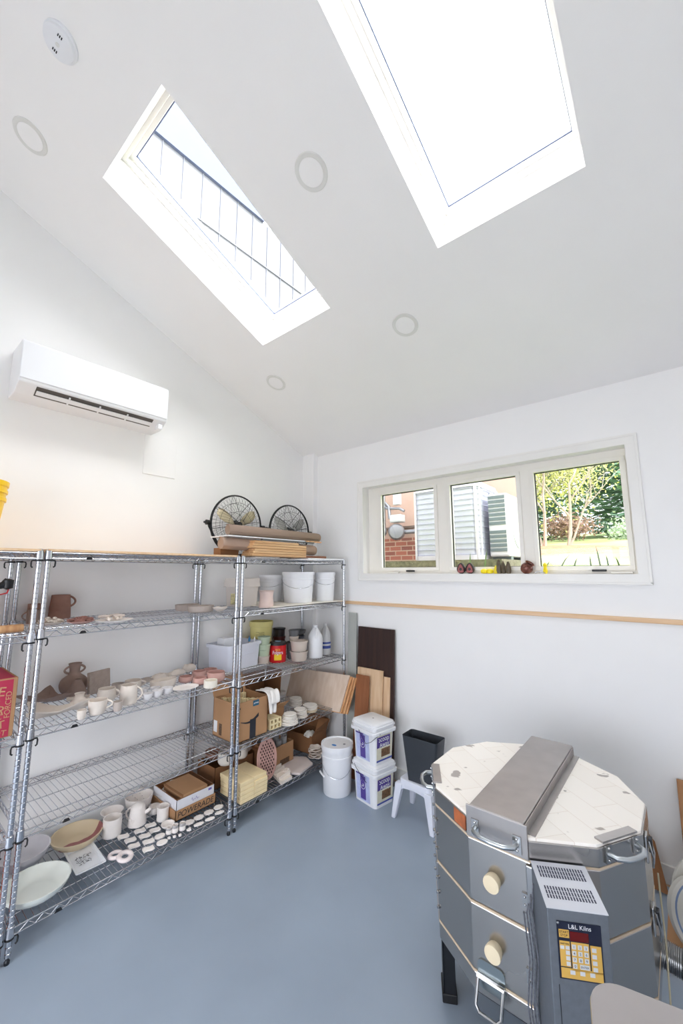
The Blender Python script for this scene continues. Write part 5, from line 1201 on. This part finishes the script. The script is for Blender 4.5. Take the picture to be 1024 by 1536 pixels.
# control box
CB = mat('grey_enamel', (112, 118, 126), .45, .3, noise=.06, scale=60)
nrm = Vector((.5, -.866, 0)); tg = Vector((.866, .5, 0))
MC = Matrix(((tg.x, nrm.x, 0, 0), (tg.y, nrm.y, 0, 0), (0, 0, 1, 0), (0, 0, 0, 1)))   # local (t, n, z)
cbx = thing('x', None, None); bpy.data.objects.remove(cbx)
mb = MB(); T0, T1, N0, N1 = -.108, .062, .418, .58
mb.add([MC @ Vector(p) for p in ((T0, N0, .12), (T1, N0, .12), (T1, N1, .12), (T0, N1, .12), (T0, N0, .797), (T1, N0, .797), (T1, N1, .772), (T0, N1, .772))], [(0, 1, 2, 3), (4, 5, 6, 7), (0, 1, 5, 4), (1, 2, 6, 5), (2, 3, 7, 6), (3, 0, 4, 7)])
cb = mb.build('control_box', CB, t, bevel=.003)
MB().add([MC @ Vector(p) for p in ((T0-.001, N0, .7985), (T1+.001, N0, .7985), (T1+.001, N1+.002, .7735), (T0-.001, N1+.002, .7735), (T0-.001, N0, .797), (T1+.001, N0, .797), (T1+.001, N1+.002, .772), (T0-.001, N1+.002, .772))], [(0, 1, 2, 3), (4, 5, 6, 7), (0, 1, 5, 4), (1, 2, 6, 5), (2, 3, 7, 6), (3, 0, 4, 7)]).build('top_plate', mat('bright_enamel', (206, 208, 216), .35, .2, noise=.02), cb)
mb = MB()
for row in (0, 1):
    for sub in range(3):
        for k in range(17):
            tt = T0+.014+k*.0084+.0; nn = N0+.018+row*.072+sub*.0145
            zt = .7987-(nn-N0)*.025/.162; zu = .7987-(nn+.011-N0)*.025/.162
            mb.add([MC @ Vector(p) for p in ((tt, nn, zt), (tt+.0042, nn, zt), (tt+.0042, nn+.0125, zu), (tt, nn+.0125, zu), (tt, nn, zt+.0005), (tt+.0042, nn, zt+.0005), (tt+.0042, nn+.0125, zu+.0005), (tt, nn+.0125, zu+.0005))], BXL[:]+[])
mb.build('vent_slots', mat('vent_dark', (48, 52, 74), .6), cb)
def cpan(nm, t0, t1, z0, z1, m, d, par=None, th=.001):
    mb = MB(); mb.add([MC @ Vector(p) for p in ((t0, N1+d, z0), (t1, N1+d, z0), (t1, N1+d, z1), (t0, N1+d, z1), (t0, N1+d+th, z0), (t1, N1+d+th, z0), (t1, N1+d+th, z1), (t0, N1+d+th, z1))], BXL)
    return mb.build(nm, m, par or cb)
NAVY = mat('navy_panel', (26, 32, 52), .35, noise=.02); GOLD = mat('gold_panel', (216, 172, 84), .45, noise=.02); KEY = mat('key_grey', (206, 208, 210), .45, noise=0)
P0, P1, Q0, Q1 = -.084, .038, .592, .742
# local mirrored: t grows to the right seen from the front
pan = cpan('control_panel', P0, P1, Q0, Q1, NAVY, .001)
def pu(u): return P0+(P1-P0)*u
def pv(v): return Q1-(Q1-Q0)*v
def pk(nm, u0, u1, v0, v1, m, d=.0022): return cpan(nm, pu(u0), pu(u1), pv(v1), pv(v0), m, d, cb, .0006)
pk('start_stop_pad', .04, .27, .14, .28, GOLD); pk('display', .29, .71, .16, .32, mat('red_display', (96, 16, 20), .2, noise=0))
pk('key_field', .04, .27, .34, .78, GOLD); pk('number_field', .30, .70, .34, .84, GOLD); pk('key_field', .73, .97, .36, .84, GOLD); pk('key_field', .04, .97, .80, .975, GOLD)
rotc = (pi/2, 0, math.atan2(nrm.y, nrm.x)+pi/2)
def ptext(s_, u, v, sz, m, sx=1): text('lettering', s_, sz, m, cb, MC @ Vector((pu(u), N1+.0034, pv(v))), rotc, .0002, sx=sx)
ptext('L&L Kilns', .52, .075, .0165, WPL); ptext('START\nSTOP', .155, .21, .0085, INK); ptext('FAST FIRE', .155, .385, .0055, INK)
for i in range(3):
    for j in range(4):
        u = .36+.135*i; v = .42+.11*j
        if j == 3 and i: continue
        pk('key', u-.045, u+.045, v-.04, v+.04, KEY, .0028); ptext(str(j*3+i+1 if j < 3 else 0), u, v+.004, .0095, INK)
pk('key', .47, .68, .71, .79, KEY, .0028); ptext('ENTER', .575, .754, .0075, INK)
for j in range(4): pk('key', .76, .86, .40+.11*j, .47+.11*j, KEY, .0028)
for j in range(3): pk('key', .17, .26, .50+.095*j, .57+.095*j, KEY, .0028)
for u in (.05, .17): pk('key', u, u+.09, .42, .48, KEY, .0028)
for u in (.24, .46, .68): pk('key', u, u+.11, .83, .90, KEY, .0028)
MB().lathe([(.004, 0), (.004, .002), (0, .003)], 8, MC @ Vector((pu(.03), N1+.002, pv(.03))), M=MC @ Matrix.Rotation(-pi/2, 4, 'X')).build('panel_screw', STEEL, cb)
mb = MB(); mb.box(0, .002, 0, .002, 0, .002)
MB().add([MC @ Vector(p) for p in ((T0+.02, N1+.0008, .12), (T0+.022, N1+.0008, .12), (T0+.022, N1+.0008, .575), (T0+.02, N1+.0008, .575))], [(0, 1, 2, 3)]).build('panel_joint', BLACK, cb)
WIRE = mat('sheathed_cable', (96, 98, 106), .5, noise=.4, scale=120)
for k in range(4):
    x0 = T0-.006-.009*k
    MB().tube([MC @ Vector(p) for p in ((x0+.004, N0+.02, .74-.03*k), (x0-.006, N0+.03, .66), (x0+.004, N0+.03, .52), (x0-.010, N0+.035, .40), (x0, N0+.03, .26), (x0, N0+.02, .18))], .0028, 6).build('power_cable', WIRE, cb, True)
# vent duct from the kiln base, thermocouple cord
t = thing('flexible_duct', 'corrugated aluminium duct running from behind the kiln along the floor', 'duct', (0, 0, 0))
a_, b_ = Vector((2.955, -.97, .26)), Vector((3.42, -.98, .235)); pts = []
ctrl = [Vector((2.885, -.955, .315)), Vector((2.93, -.95, .290)), Vector((2.98, -.95, .276)), Vector((3.05, -.95, .268)), Vector((3.20, -.95, .255)), Vector((3.60, -.95, .24))]
mb = MB(); N_ = 150; vs = []; fs = []; nn = 16
def cr_pt(u):
    f = u*(len(ctrl)-1); i = min(int(f), len(ctrl)-2); s_ = f-i; p0, p1, p2, p3 = ctrl[max(i-1, 0)], ctrl[i], ctrl[i+1], ctrl[min(i+2, len(ctrl)-1)]
    return .5*((2*p1)+(p2-p0)*s_+(2*p0-5*p1+4*p2-p3)*s_*s_+(3*p1-p0-3*p2+p3)*s_**3)
for i in range(N_):
    p = cr_pt(i/(N_-1)); q = cr_pt(min(1, i/(N_-1)+.004)); tt = (q-p) if (q-p).length > 1e-6 else Vector((1, 0, 0)); tt.normalize(); u = tt.cross(Vector((0, 1, 0))).normalized(); w_ = tt.cross(u); r = .047+(.0035 if i % 3 == 0 else -.002)
    vs += [p+(u*cos(2*pi*k/nn)+w_*sin(2*pi*k/nn))*r for k in range(nn)]
for i in range(N_-1):
    for k in range(nn): fs.append((i*nn+k, i*nn+(k+1) % nn, (i+1)*nn+(k+1) % nn, (i+1)*nn+k))
mb.add(vs, fs); mb.build('duct_hose', mat('aluminium_foil', (170, 170, 170), .3, 1), t, True)
tag(MB().tube([(2.985, -1.05, .62), (2.992, -1.10, .40), (2.990, -1.16, .2), (2.985, -1.22, .01)], .003, 6).build('cord', mat('beige_cord', (178, 168, 140), .6), None, True), 'thin beige cord hanging down beside the kiln and the duct', 'cord')

# ================================================================ RIGHT EDGE AND FOREGROUND
t = thing('work_cart', 'grey round-cornered work surface in the foreground, cut by the photo edge', 'cart', (3.305, -2.095, 0), radians(12))
cz_ = .80
MB().prism([(x, y) for x, y in rrect(.36, .27, .07, 8)], cz_-.025, cz_).build('top', mat('smeared_top', (168, 162, 160), .5, noise=.06, scale=6, bump=.02), t, bevel=.004)
MB().prism([(x, y) for x, y in rrect(.362, .272, .071, 8)], cz_-.018, cz_-.010).build('edge_band', mat('tan_edge', (176, 160, 130), .6), t)
for sx_ in (-1, 1):
    for sy_ in (-1, 1): MB().tube([(sx_*.30, sy_*.20, 0), (sx_*.30, sy_*.20, cz_-.02)], .015, 10).build('leg', STEEL, t, True)
MB().box(-.30, .30, -.20, .20, .22, .235).build('lower_shelf', STEELD, t)
MB().tube([(-.355, .120, cz_-.030), (-.380, .121, cz_-.026), (-.398, .105, cz_-.024), (-.402, .07, cz_-.024), (-.398, .035, cz_-.024), (-.380, .02, cz_-.026), (-.355, .02, cz_-.030)], .007, 12).build('handle', CHROME, t, True)
mb = MB(); mb.tube([(-.14, .22, cz_+.0004), (-.02, .14, cz_+.0004), (.12, .02, cz_+.0004)], .0022, 4)
o = mb.build('scratch', mat('pale_smear', (206, 204, 204), .5), t); o.scale = (1, 1, 1)
MB().prism([(-.24+.055*cos(2*pi*k/16)*(1+.2*sin(3*k)), .08+.085*sin(2*pi*k/16)) for k in range(16)], cz_+.0001, cz_+.0006).build('white_smear', MATS['pale_smear'], t)
t = thing('kiln_shelf_disc', 'thick round pale slab leaning at the photo edge, with a blue stripe', 'slab', (3.115, -.46, .175), 0); t.rotation_euler = (0, radians(68), radians(-60))
MB().lathe([(0, -.02), (.16, -.02), (.165, -.015), (.165, .02), (.16, .024), (0, .024)], 48).build('slab_body', mat('pale_slab', (196, 192, 184), .8, noise=.05), t, True)
MB().lathe([(.142, .0241), (.150, .0241), (.150, .0246), (.142, .0246), (.142, .0241)], 48).build('blue_stripe', mat('blue_line', (110, 128, 160), .6), t)
t = thing('kiln_shelf_disc', 'thinner round pale slab leaning behind the blue-striped one', 'slab', (3.155, -.36, .20), 0); t.rotation_euler = (0, radians(70), radians(-60))
MB().lathe([(0, -.02), (.185, -.02), (.19, -.015), (.19, .0), (.185, .004), (0, .004)], 48).build('slab_body', MATS['pale_slab'], t, True)
closed_box('cardboard_box', 'flat brown cardboard box on the floor below the round slabs', 2.945, 3.42, -.64, -.25, 0, .035, CARD)
o = MB().add([(2.80, -.10, .02), (2.945, -.12, .02), (2.90, -.045, .235), (2.84, -.035, .30), (2.80, -.035, .31)], [(0, 1, 2, 3, 4)]).build('cardboard_piece', CARDD); o.modifiers.new('s', 'SOLIDIFY').thickness = .004
tag(o, 'curved brown cardboard piece leaning on the wall behind the kiln', 'cardboard')
lean('wooden_board', 'brown wooden board leaning on the back wall at the photo edge', 3.03, 3.35, .60, -.16, -.035, .016, wood('brown_ply', (160, 112, 70), (178, 128, 84), 'Z', .8))

# ================================================================ ON THE WINDOW SILL
zs = 1.7605
def cone(x, y, r, h, m, label, cat, group=None):
    o = lump('clay_figure', label, (x, y, zs), r, r, h, m, int(x*1000), cat, group); return o
for x, lab in ((1.77, 'dark hollow clay egg with a red inside, on the sill, further from the pears'), (1.845, 'dark hollow clay egg with a red inside, on the sill, nearer the yellow figures')):
    t = thing('hollow_egg', lab, 'ornament', (x, .035, zs), .15, 'hollow clay eggs on the sill')
    MB().lathe(smooth_prof([(.012, 0), (.033, .018), (.036, .045), (.022, .075), (.004, .088)], 8), 20, sy=.6).build('shell', mat('dark_shell', (48, 36, 34), .4), t, True)
    MB().prism([(x_*.024, .008+.068*z_) for x_, z_ in ((-1, .1), (-.6, 0), (.6, 0), (1, .1), (.9, .55), (.3, .95), (0, 1), (-.4, .9), (-.9, .5))], 0, .002, Matrix(((1, 0, 0, 0), (0, 0, -1, -.019), (0, 1, 0, 0), (0, 0, 0, 1)))).build('red_inside', mat('rose_inside', (150, 84, 84), .6, noise=.3, scale=60), t)
YF_ = mat('yellow_glaze', (244, 222, 30), .3, noise=.02)
for x, lab in ((1.962, 'small round yellow glazed fruit on the sill, beside the dark eggs'), (2.008, 'small round yellow glazed fruit on the sill, beside the gnarled figures')):
    o = MB().lathe(smooth_prof([(0, 0), (.022, .004), (.027, .018), (.020, .034), (0, .040)], 8), 18).build('yellow_fruit', YF_, None, True); o.location = (x, .03, zs); tag(o, lab, 'ornament', 'round yellow glazed fruits')
o = MB().prism([(-.018, 0), (.018, 0), (.016, .045), (.004, .066), (-.008, .060), (-.018, .03)], 0, .02, Matrix(((1, 0, 0, 0), (0, 0, 1, 0), (0, 1, 0, 0), (0, 0, 0, 1)))).build('yellow_plaque', YF_, None, bevel=.003); o.location = (2.052, .04, zs)
tag(o, 'upright yellow glazed plaque on the sill behind the gnarled figures', 'ornament')
OL = mat('olive_glaze', (96, 84, 66), .45, noise=.25, scale=40)
for x, h, lab in ((2.082, .105, 'tallest gnarled brown clay figure on the sill'), (2.115, .095, 'middle gnarled brown clay figure on the sill'), (2.152, .090, 'gnarled brown clay figure on the sill, nearest the copper pot')):
    lump('clay_figure', lab, (x, .025, zs), .020, .018, h, OL, int(x*999), 'figurine', 'gnarled clay figures on the sill')
t = thing('copper_pot', 'round copper-brown pot tipped on its side on the sill', 'pot', (2.285, .02, zs+.040)); t.rotation_euler = (.25, radians(38), 0)
MB().lathe(cup_profile(smooth_prof([(.008, -.040), (.030, -.032), (.043, 0), (.036, .026), (.027, .034), (.034, .048)], 8), .004), 26).build('body', mat('copper_glaze', (116, 70, 58), .25, .3, noise=.15, scale=12), t, True)
o = MB().tube([(0, 0, .0), (.018, 0, .010), (.045, 0, .006), (.07, 0, .0)], .005, 8, r2=.002).build('silver_tool', CHROME, None, True); o.location = (2.345, .0, zs+.006); tag(o, 'small pale pointed tool lying beside the copper pot', 'tool')
t = thing('yellow_marker', 'small yellow and white upright ornament beside the copper pot', 'ornament', (2.412, .02, zs))
MB().lathe(smooth_prof([(.010, 0), (.016, .02), (.010, .045), (.015, .065), (.004, .078)], 8), 14).build('body', YF_, t, True)
MB().lathe(smooth_prof([(.012, 0), (.012, .03), (.006, .052)], 8), 12, (-.022, 0, 0)).build('white_half', WPL, t, True)

# ================================================================ OUTSIDE THE WINDOW
def gz(y): return 1.70+max(0, y-.3)*.088
GR = bpy.data.materials.new('lawn'); GR.use_nodes = True; n_ = GR.node_tree; b_ = n_.nodes['Principled BSDF']; b_.inputs['Roughness'].default_value = .9
tc_ = n_.nodes.new('ShaderNodeTexCoord'); z1 = n_.nodes.new('ShaderNodeTexNoise'); z1.inputs['Scale'].default_value = .9; z1.inputs['Detail'].default_value = 8; n_.links.new(tc_.outputs['Object'], z1.inputs['Vector'])
c_r = n_.nodes.new('ShaderNodeValToRGB'); c_r.color_ramp.elements[0].position = .38; c_r.color_ramp.elements[0].color = lin((158, 188, 108)); c_r.color_ramp.elements[1].position = .62; c_r.color_ramp.elements[1].color = lin((204, 204, 150)); n_.links.new(z1.outputs['Fac'], c_r.inputs[0]); n_.links.new(c_r.outputs[0], b_.inputs['Base Color'])
mb = MB(); ys_ = [.14, .3, 1, 2, 4, 7, 11, 16, 22, 30, 40]; vs = []
for y in ys_: vs += [(-30, y, gz(y)), (40, y, gz(y))]
tag(mb.add(vs, [(2*k, 2*k+1, 2*k+3, 2*k+2) for k in range(len(ys_)-1)]).build('ground_lawn', GR), kind='structure')
# neighbouring house wall: brick below, tan render above
BRK = brick('red_brick', (186, 116, 96), (150, 96, 84), (206, 178, 154), 1, .21, .075, .008, (pi/2, 0, 0), .4)
t = thing('house', 'tan house with a red brick base beyond the window', 'house', (-4, 2.35, 1.5))
hp_ = lambda e_: [(1.2, e_), (5.60-e_, e_), (4.5-e_, 3.2), (1.2, 3.2)]
MB().prism(hp_(0), 0, .80).build('brick_base', BRK, t)
MB().prism(hp_(.02), .80, 3.6).build('tan_wall', mat('tan_render', (206, 176, 160), .8, noise=.06, scale=3), t)
MB().box(1.2, 5.60, -.03, .03, .95, .985).build('ledge', mat('grey_ledge', (120, 104, 94), .7), t)
# gas meter on the wall
MG = mat('meter_grey', (150, 152, 158), .35, .5, noise=.08)
t = thing('gas_meter', 'grey gas meter with bent pipes on the house wall, beyond the window', 'gas meter', (-.14, 2.10, 2.40)); t.scale = (1.2, 1.2, 1.2)
rotY = Matrix.Rotation(pi/2, 4, 'X')
MB().lathe([(0, -.06), (.085, -.06), (.105, -.03), (.105, .04), (.085, .07), (0, .08)], 26, (0, 0, -.02), M=Matrix.Rotation(pi/2, 4, 'X') @ Matrix.Rotation(.5, 4, 'Y')).build('meter_drum', MG, t, True)
MB().lathe([(0, -.05), (.06, -.05), (.075, -.02), (.075, .03), (.05, .05), (0, .055)], 22, (-.24, 0, .0), M=Matrix.Rotation(pi/2, 4, 'X') @ Matrix.Rotation(.4, 4, 'Y')).build('regulator', MG, t, True)
MB().box(-.07, .10, -.06, .06, .10, .20).build('meter_head', mat('meter_white', (206, 208, 206), .4), t, bevel=.015)
MB().box(-.03, .06, -.03, .04, .33, .48).build('meter_box', MATS['meter_white'], t, bevel=.006)
MB().tube([(-.24, 0, .05), (-.22, 0, .32), (-.17, 0, .38), (-.11, 0, .32), (-.10, 0, .16)], .022, 10).build('pipe', MG, t, True)
MB().tube([(-.20, .02, .05), (-.20, .02, .60)], .02, 10).build('pipe', MG, t, True)
MB().tube([(-.32, .0, .52), (-.26, .0, .40), (-.14, 0, .30), (.05, .0, .28), (.12, 0, .24)], .018, 10).build('pipe', MG, t, True)
MB().tube([(.08, .05, -.02), (.55, .08, -.02)], .028, 10).build('pipe', MG, t, True)
MB().lathe([(.05, 0), (.055, .04), (.03, .07), (0, .075)], 16, (-.24, 0, .48)).build('vent_cap', mat('blue_cap_dark', (90, 100, 150), .4), t, True)
# big air conditioning condenser
def condenser(label, cx, cy, z0, sx_, sy_, h, rz, m, rings, vert, name='condenser'):
    t = thing(name, label, 'condenser', (cx, cy, z0), rz)
    MB().prism(rrect(sx_*.97, sy_*.97, .07, 6), .02, h-.06).build('coil', mat('coil_blue_grey', (206, 208, 222), .5, .1, noise=.05, scale=4), t, True)
    mb = MB(); oo = rrect(sx_, sy_, .08, 6)
    for k in range(rings):
        z = .07+(h-.16)*k/(rings-1); mb.tube([(x, y, z) for x, y in oo], .0045, 5, closed=True)
    mb.build('louvre_rings', mat('ring_lavender', (172, 174, 190), .5), t, True)
    mb = MB()
    for (x, y) in ((sx_, -sy_+.09), (sx_-.02, -sy_+.02), (-sx_+.02, -sy_+.02), (sx_, sy_-.08), (sx_*.3, -sy_-.002)): mb.box(x-.012, x+.012, y-.012, y+.012, .02, h-.05)
    mb.build('corner_bars', m, t)
    MB().prism(rrect(sx_+.01, sy_+.01, .09, 6), h-.07, h, None, .95).build('top_cover', m, t, True)
    MB().prism(rrect(sx_+.01, sy_+.01, .09, 6), 0, .06).build('base_pan', m, t, True)
    return t
MW = mat('condenser_white', (216, 214, 220), .45, noise=.02)
t = condenser('large grey-white air conditioning condenser with ringed louvres outside the window', 1.05, 1.63, 1.90, .405, .38, .92, 0, MW, 13, 5)
MB().lathe([(0, 0), (.05, 0), (.05, .01), (0, .012)], 20, (.408, .10, .78), sx=1, sy=1.4, M=Matrix.Rotation(pi/2, 4, 'Y')).build('oval_badge', mat('badge', (230, 232, 240), .3), t, True)
t = thing('mini_split_condenser', 'white boxy heat pump outdoor unit with side grille outside the window', 'condenser', (1.62, 1.80, 1.90), 0)
MB().box(-.11, .11, -.36, .36, .04, .76).build('case', MW, t, bevel=.02)
for k in range(13):
    if k != 5: MB().box(-.10, .085, -.366, -.358, .10+k*.05, .135+k*.05).build('grille_slot', mat('grille_dark', (112, 124, 128), .5), t)
for y in (-.25, .25): MB().box(-.10, .10, y-.04, y+.04, 0, .04).build('foot', MATS['grille_dark'], t)
MB().tube([(.113, .22*cos(2*pi*k/30), .42+.28*sin(2*pi*k/30)) for k in range(30)], .006, 5, closed=True).build('fan_ring', mat('ring_grey', (176, 176, 190), .5), t)
tag(MB().box(-1.5, 1.80, .95, 2.34, 1.60, 1.90).build('condenser_pad', mat('gravel_pad', (120, 112, 100), .9, noise=.35, scale=25, bump=.5)), kind='structure')
# mulch bed, trees
MUL = mat('mulch', (204, 136, 106), .95, noise=.3, scale=12, bump=1, bscale=40)
rnd = random.Random(3)
def mound(label, cx, cy, rx, ry, h, m, nm):
    mb = MB(); n = 40; vs = [(cx, cy, gz(cy)+h)]
    for i in range(1, 6):
        for k in range(n):
            a = 2*pi*k/n; q = i/5*(1+.12*sin(3*a)+.06*sin(7*a)); x, y = cx+rx*q*cos(a), cy+ry*q*sin(a); vs.append((x, y, gz(y)+h*(1-(i/5)**2)-(.03 if i == 5 else 0)))
    fs = [(0, 1+k, 1+(k+1) % n) for k in range(n)]+[(1+i*n+k, 1+i*n+(k+1) % n, 1+(i+1)*n+(k+1) % n, 1+(i+1)*n+k) for i in range(4) for k in range(n)]
    return tag(mb.add(vs, fs).build(nm, m, None, True), label, 'mulch', kind='stuff')
mound('bed of reddish leaf mulch round the bare trees', 1.05, 5.7, 1.5, 1.5, .10, MUL, 'mulch_bed')
BARK = mat('bark', (180, 174, 162), .9, noise=.2, scale=8, bump=.4)
def leaves(mb, pts, n, spread, size, rnd):
    for _ in range(n):
        c = rnd.choice(pts); p = Vector((c[0]+rnd.gauss(0, spread), c[1]+rnd.gauss(0, spread), c[2]+rnd.gauss(0, spread*.8)))
        a = Vector((rnd.uniform(-1, 1), rnd.uniform(-1, 1), rnd.uniform(-1, 1))).normalized(); b = a.orthogonal().normalized(); s_ = size*rnd.uniform(.5, 1.2)
        mb.add([p-a*s_, p+b*s_*.5, p+a*s_, p-b*s_*.5], [(0, 1, 2, 3)])
def tree(label, base, trunks, leafm, nleaf, spread, size, seed, name='tree', group=None):
    rnd = random.Random(seed); t = thing(name, label, 'tree', base, 0, group); mb = MB(); tips = []
    def grow(p, d, L_, r, lev):
        pts = [p]; q = p
        for k in range(4):
            d = (d+Vector((rnd.uniform(-.16, .16), rnd.uniform(-.16, .16), rnd.uniform(-.05, .10)))).normalized(); q = q+d*L_/4; pts.append(q)
        mb.tube(pts, r, 6, r2=r*.55); tips.append(pts[-1]); tips.append(pts[2])
        if lev > 0:
            for k in range(3):
                s_ = pts[2+(k % 3)]; nd = (d+Vector((rnd.uniform(-.9, .9), rnd.uniform(-.9, .9), rnd.uniform(-.1, .6)))).normalized(); grow(s_, nd, L_*rnd.uniform(.55, .75), r*.5, lev-1)
    for (dx, dy, dz, L_, r) in trunks: grow(Vector((0, 0, -.05)), Vector((dx, dy, dz)).normalized(), L_, r, 3)
    mb.build('trunk', BARK, t, True)
    if nleaf:
        lm = MB(); leaves(lm, [tuple(p) for p in tips], nleaf, spread, size, rnd); o = lm.build('foliage', leafm, t)
    return t
YL = mat('spring_leaf', (190, 190, 118), .7, noise=.15, scale=1.5); GL = mat('green_leaf', (144, 176, 144), .7, noise=.25, scale=.8); DGL = mat('dark_leaf', (122, 158, 130), .75, noise=.3, scale=.7)
tree('bare many-stemmed tree on the mulch bed, with few yellow leaves', (.90, 6.5, gz(6.5)), [(-.35, .1, 1, 1.5, .036), (.1, .1, 1, 1.7, .042), (-.6, 0, .9, 1.4, .03)], YL, 350, .22, .028, 11)
tree('slender bare forked tree nearer the lawn, with spreading pale branches', (1.28, 6.9, gz(6.9)), [(.05, 0, 1, 1.5, .042), (.55, .0, .8, 1.3, .028)], YL, 120, .2, .028, 23)
tree('yellow-green leafing tree behind the bare trees', (-.9, 10.6, gz(10.6)), [(0, 0, 1, 2.2, .09), (.4, 0, .9, 2, .07), (-.4, .2, .9, 2, .07)], YL, 9000, .55, .06, 5)
tree('yellow-green leafing tree furthest along behind the condensers', (-4.6, 11.5, gz(11.5)), [(0, 0, 1, 2.2, .09), (.5, 0, .9, 2, .07)], YL, 6000, .6, .06, 6)
def evergreen(label, base, H_, R_, m, seed):
    rnd = random.Random(seed); t = thing('evergreen_tree', label, 'tree', base, 0, 'evergreens beyond the lawn')
    MB().tube([(0, 0, -.1), (0, 0, H_*.9)], .16, 8, r2=.03).build('trunk', BARK, t, True)
    mb = MB()
    for _ in range(7500):
        u = rnd.random()**.8; z = H_*(.02+.96*u); rr = R_*(1-u)**.7*(.45+.6*rnd.random()); a = rnd.uniform(0, 2*pi)
        rr *= 1+.18*sin(5*a+z*2); p = Vector((rr*cos(a), rr*sin(a), z)); d = Vector((cos(a), sin(a), rnd.uniform(-.6, .3))).normalized(); b = Vector((-sin(a), cos(a), rnd.uniform(-.4, .4))).normalized(); s_ = rnd.uniform(.16, .34)
        mb.add([p-d*s_, p+b*s_*.35, p+d*s_, p-b*s_*.35], [(0, 1, 2, 3)])
    mb.build('foliage', m, t)
for i, (x, y, h, r, m, l) in enumerate(((2.6, 16.5, 9, 2.7, DGL, 'dark evergreen tree beyond the lawn, nearest the window edge'), (-1.0, 21, 10, 3.1, GL, 'tall green evergreen in the middle beyond the lawn'), (-3.0, 16.3, 9, 2.6, DGL, 'dark evergreen behind the yellow-green tree'),
        (8.2, 17.5, 9, 2.7, GL, 'green evergreen furthest along the lawn'), (5.3, 22, 12, 3.1, DGL, 'tallest evergreen, rear row beyond the lawn'), (-7.4, 21, 9, 3.1, GL, 'evergreen hidden mostly by the condensers'), (2.2, 27.5, 13, 3.2, DGL, 'rear-row evergreen above the yellow-green tree'))):
    evergreen(l, (x, y, gz(y)-.1), h, r, m, i+50)
def shrub(label, base, R_, h, m, seed, n=1500):
    rnd = random.Random(seed); t = thing('shrub', label, 'shrub', base)
    mb = MB(); leaves(mb, [(R_*.6*cos(a), R_*.5*sin(a), h*.45) for a in (0, 1, 2, 3, 4, 5)]+[(0, 0, h*.6)], n, R_*.28, .07, rnd); mb.build('foliage', m, t)
    MB().tube([(0, 0, 0), (0, 0, h*.5)], .03, 6).build('stem', BARK, t)
shrub('pale green low shrub at the far edge of the lawn', (2.3, 12.6, gz(12.6)), .9, .5, mat('pale_leaf', (186, 204, 176), .7, noise=.1, scale=2), 70)
shrub('brownish bare shrub in front of the evergreens', (.15, 13.2, gz(13.2)), .8, 1.1, mat('brown_leaf', (158, 128, 112), .8, noise=.1, scale=2), 71)
# blades of young leaves right outside the glass
BLD = mat('iris_leaf', (120, 150, 96), .6, noise=.1)
for i, (x, h, dx) in enumerate(((1.86, .115, .01), (1.98, .13, .03), (2.52, .08, .07), (2.60, .06, .03), (2.70, .07, -.0), (2.755, .13, -.02), (2.80, .075, -.01), (2.86, .06, -.02), (2.425, .04, .03))):
    if i in (0, 1): m_ = BLD; nm = 'green'
    else: m_ = mat('dark_blade', (84, 104, 84), .6); nm = 'dark'
    y = .50; o = MB().add([(-.006, 0, 0), (.006, 0, 0), (dx*.5+.005, .0, h*.6), (dx, 0, h), (dx*.5-.005, 0, h*.6)], [(0, 1, 2, 3, 4)]).build('iris_sprout', m_); o.modifiers.new('s', 'SOLIDIFY').thickness = .0015
    o.location = (x-(x-3.17)*(-.15)*0-.0, y, gz(y)+.095-.0); o.location.x = 3.1685+(x-3.1685)*(3.18+y)/3.18; o.scale = (1, 1, 1.25)
    tag(o, nm+' upright iris sprout growing just outside the window', 'plant', 'iris sprouts outside the window')
# neighbouring white boarded building seen through the skylight
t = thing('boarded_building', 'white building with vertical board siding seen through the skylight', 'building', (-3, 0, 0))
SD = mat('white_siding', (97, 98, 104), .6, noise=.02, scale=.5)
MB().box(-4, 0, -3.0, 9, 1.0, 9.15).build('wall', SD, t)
mb = MB(); y = -2.9
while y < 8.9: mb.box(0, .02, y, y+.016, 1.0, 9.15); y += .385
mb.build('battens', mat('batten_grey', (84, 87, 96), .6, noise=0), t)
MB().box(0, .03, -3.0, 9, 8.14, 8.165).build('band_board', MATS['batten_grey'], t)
MB().box(-4, .06, -3.0, 1.6, 9.15, 14).build('sky_reflection_block', mat('sky_reflection_blue', (66, 74, 98), .6, noise=.02), t)  # added block, its blue stands in for sky reflected in the skylight glass
bpy.context.view_layer.update(); dg_ = bpy.context.evaluated_depsgraph_get()
for o in [q for q in COL.objects if q.type == 'FONT']:     # lettering becomes ordinary mesh
    me = bpy.data.meshes.new_from_object(o.evaluated_get(dg_)); n2 = bpy.data.objects.new('lettering', me); COL.objects.link(n2)
    n2.parent = o.parent; n2.location = o.location; n2.rotation_euler = o.rotation_euler; n2.scale = o.scale
    bpy.data.objects.remove(o)
for o in list(bpy.data.objects):
    if o.type == 'EMPTY' and not o.children and o.name.startswith('x'): bpy.data.objects.remove(o)
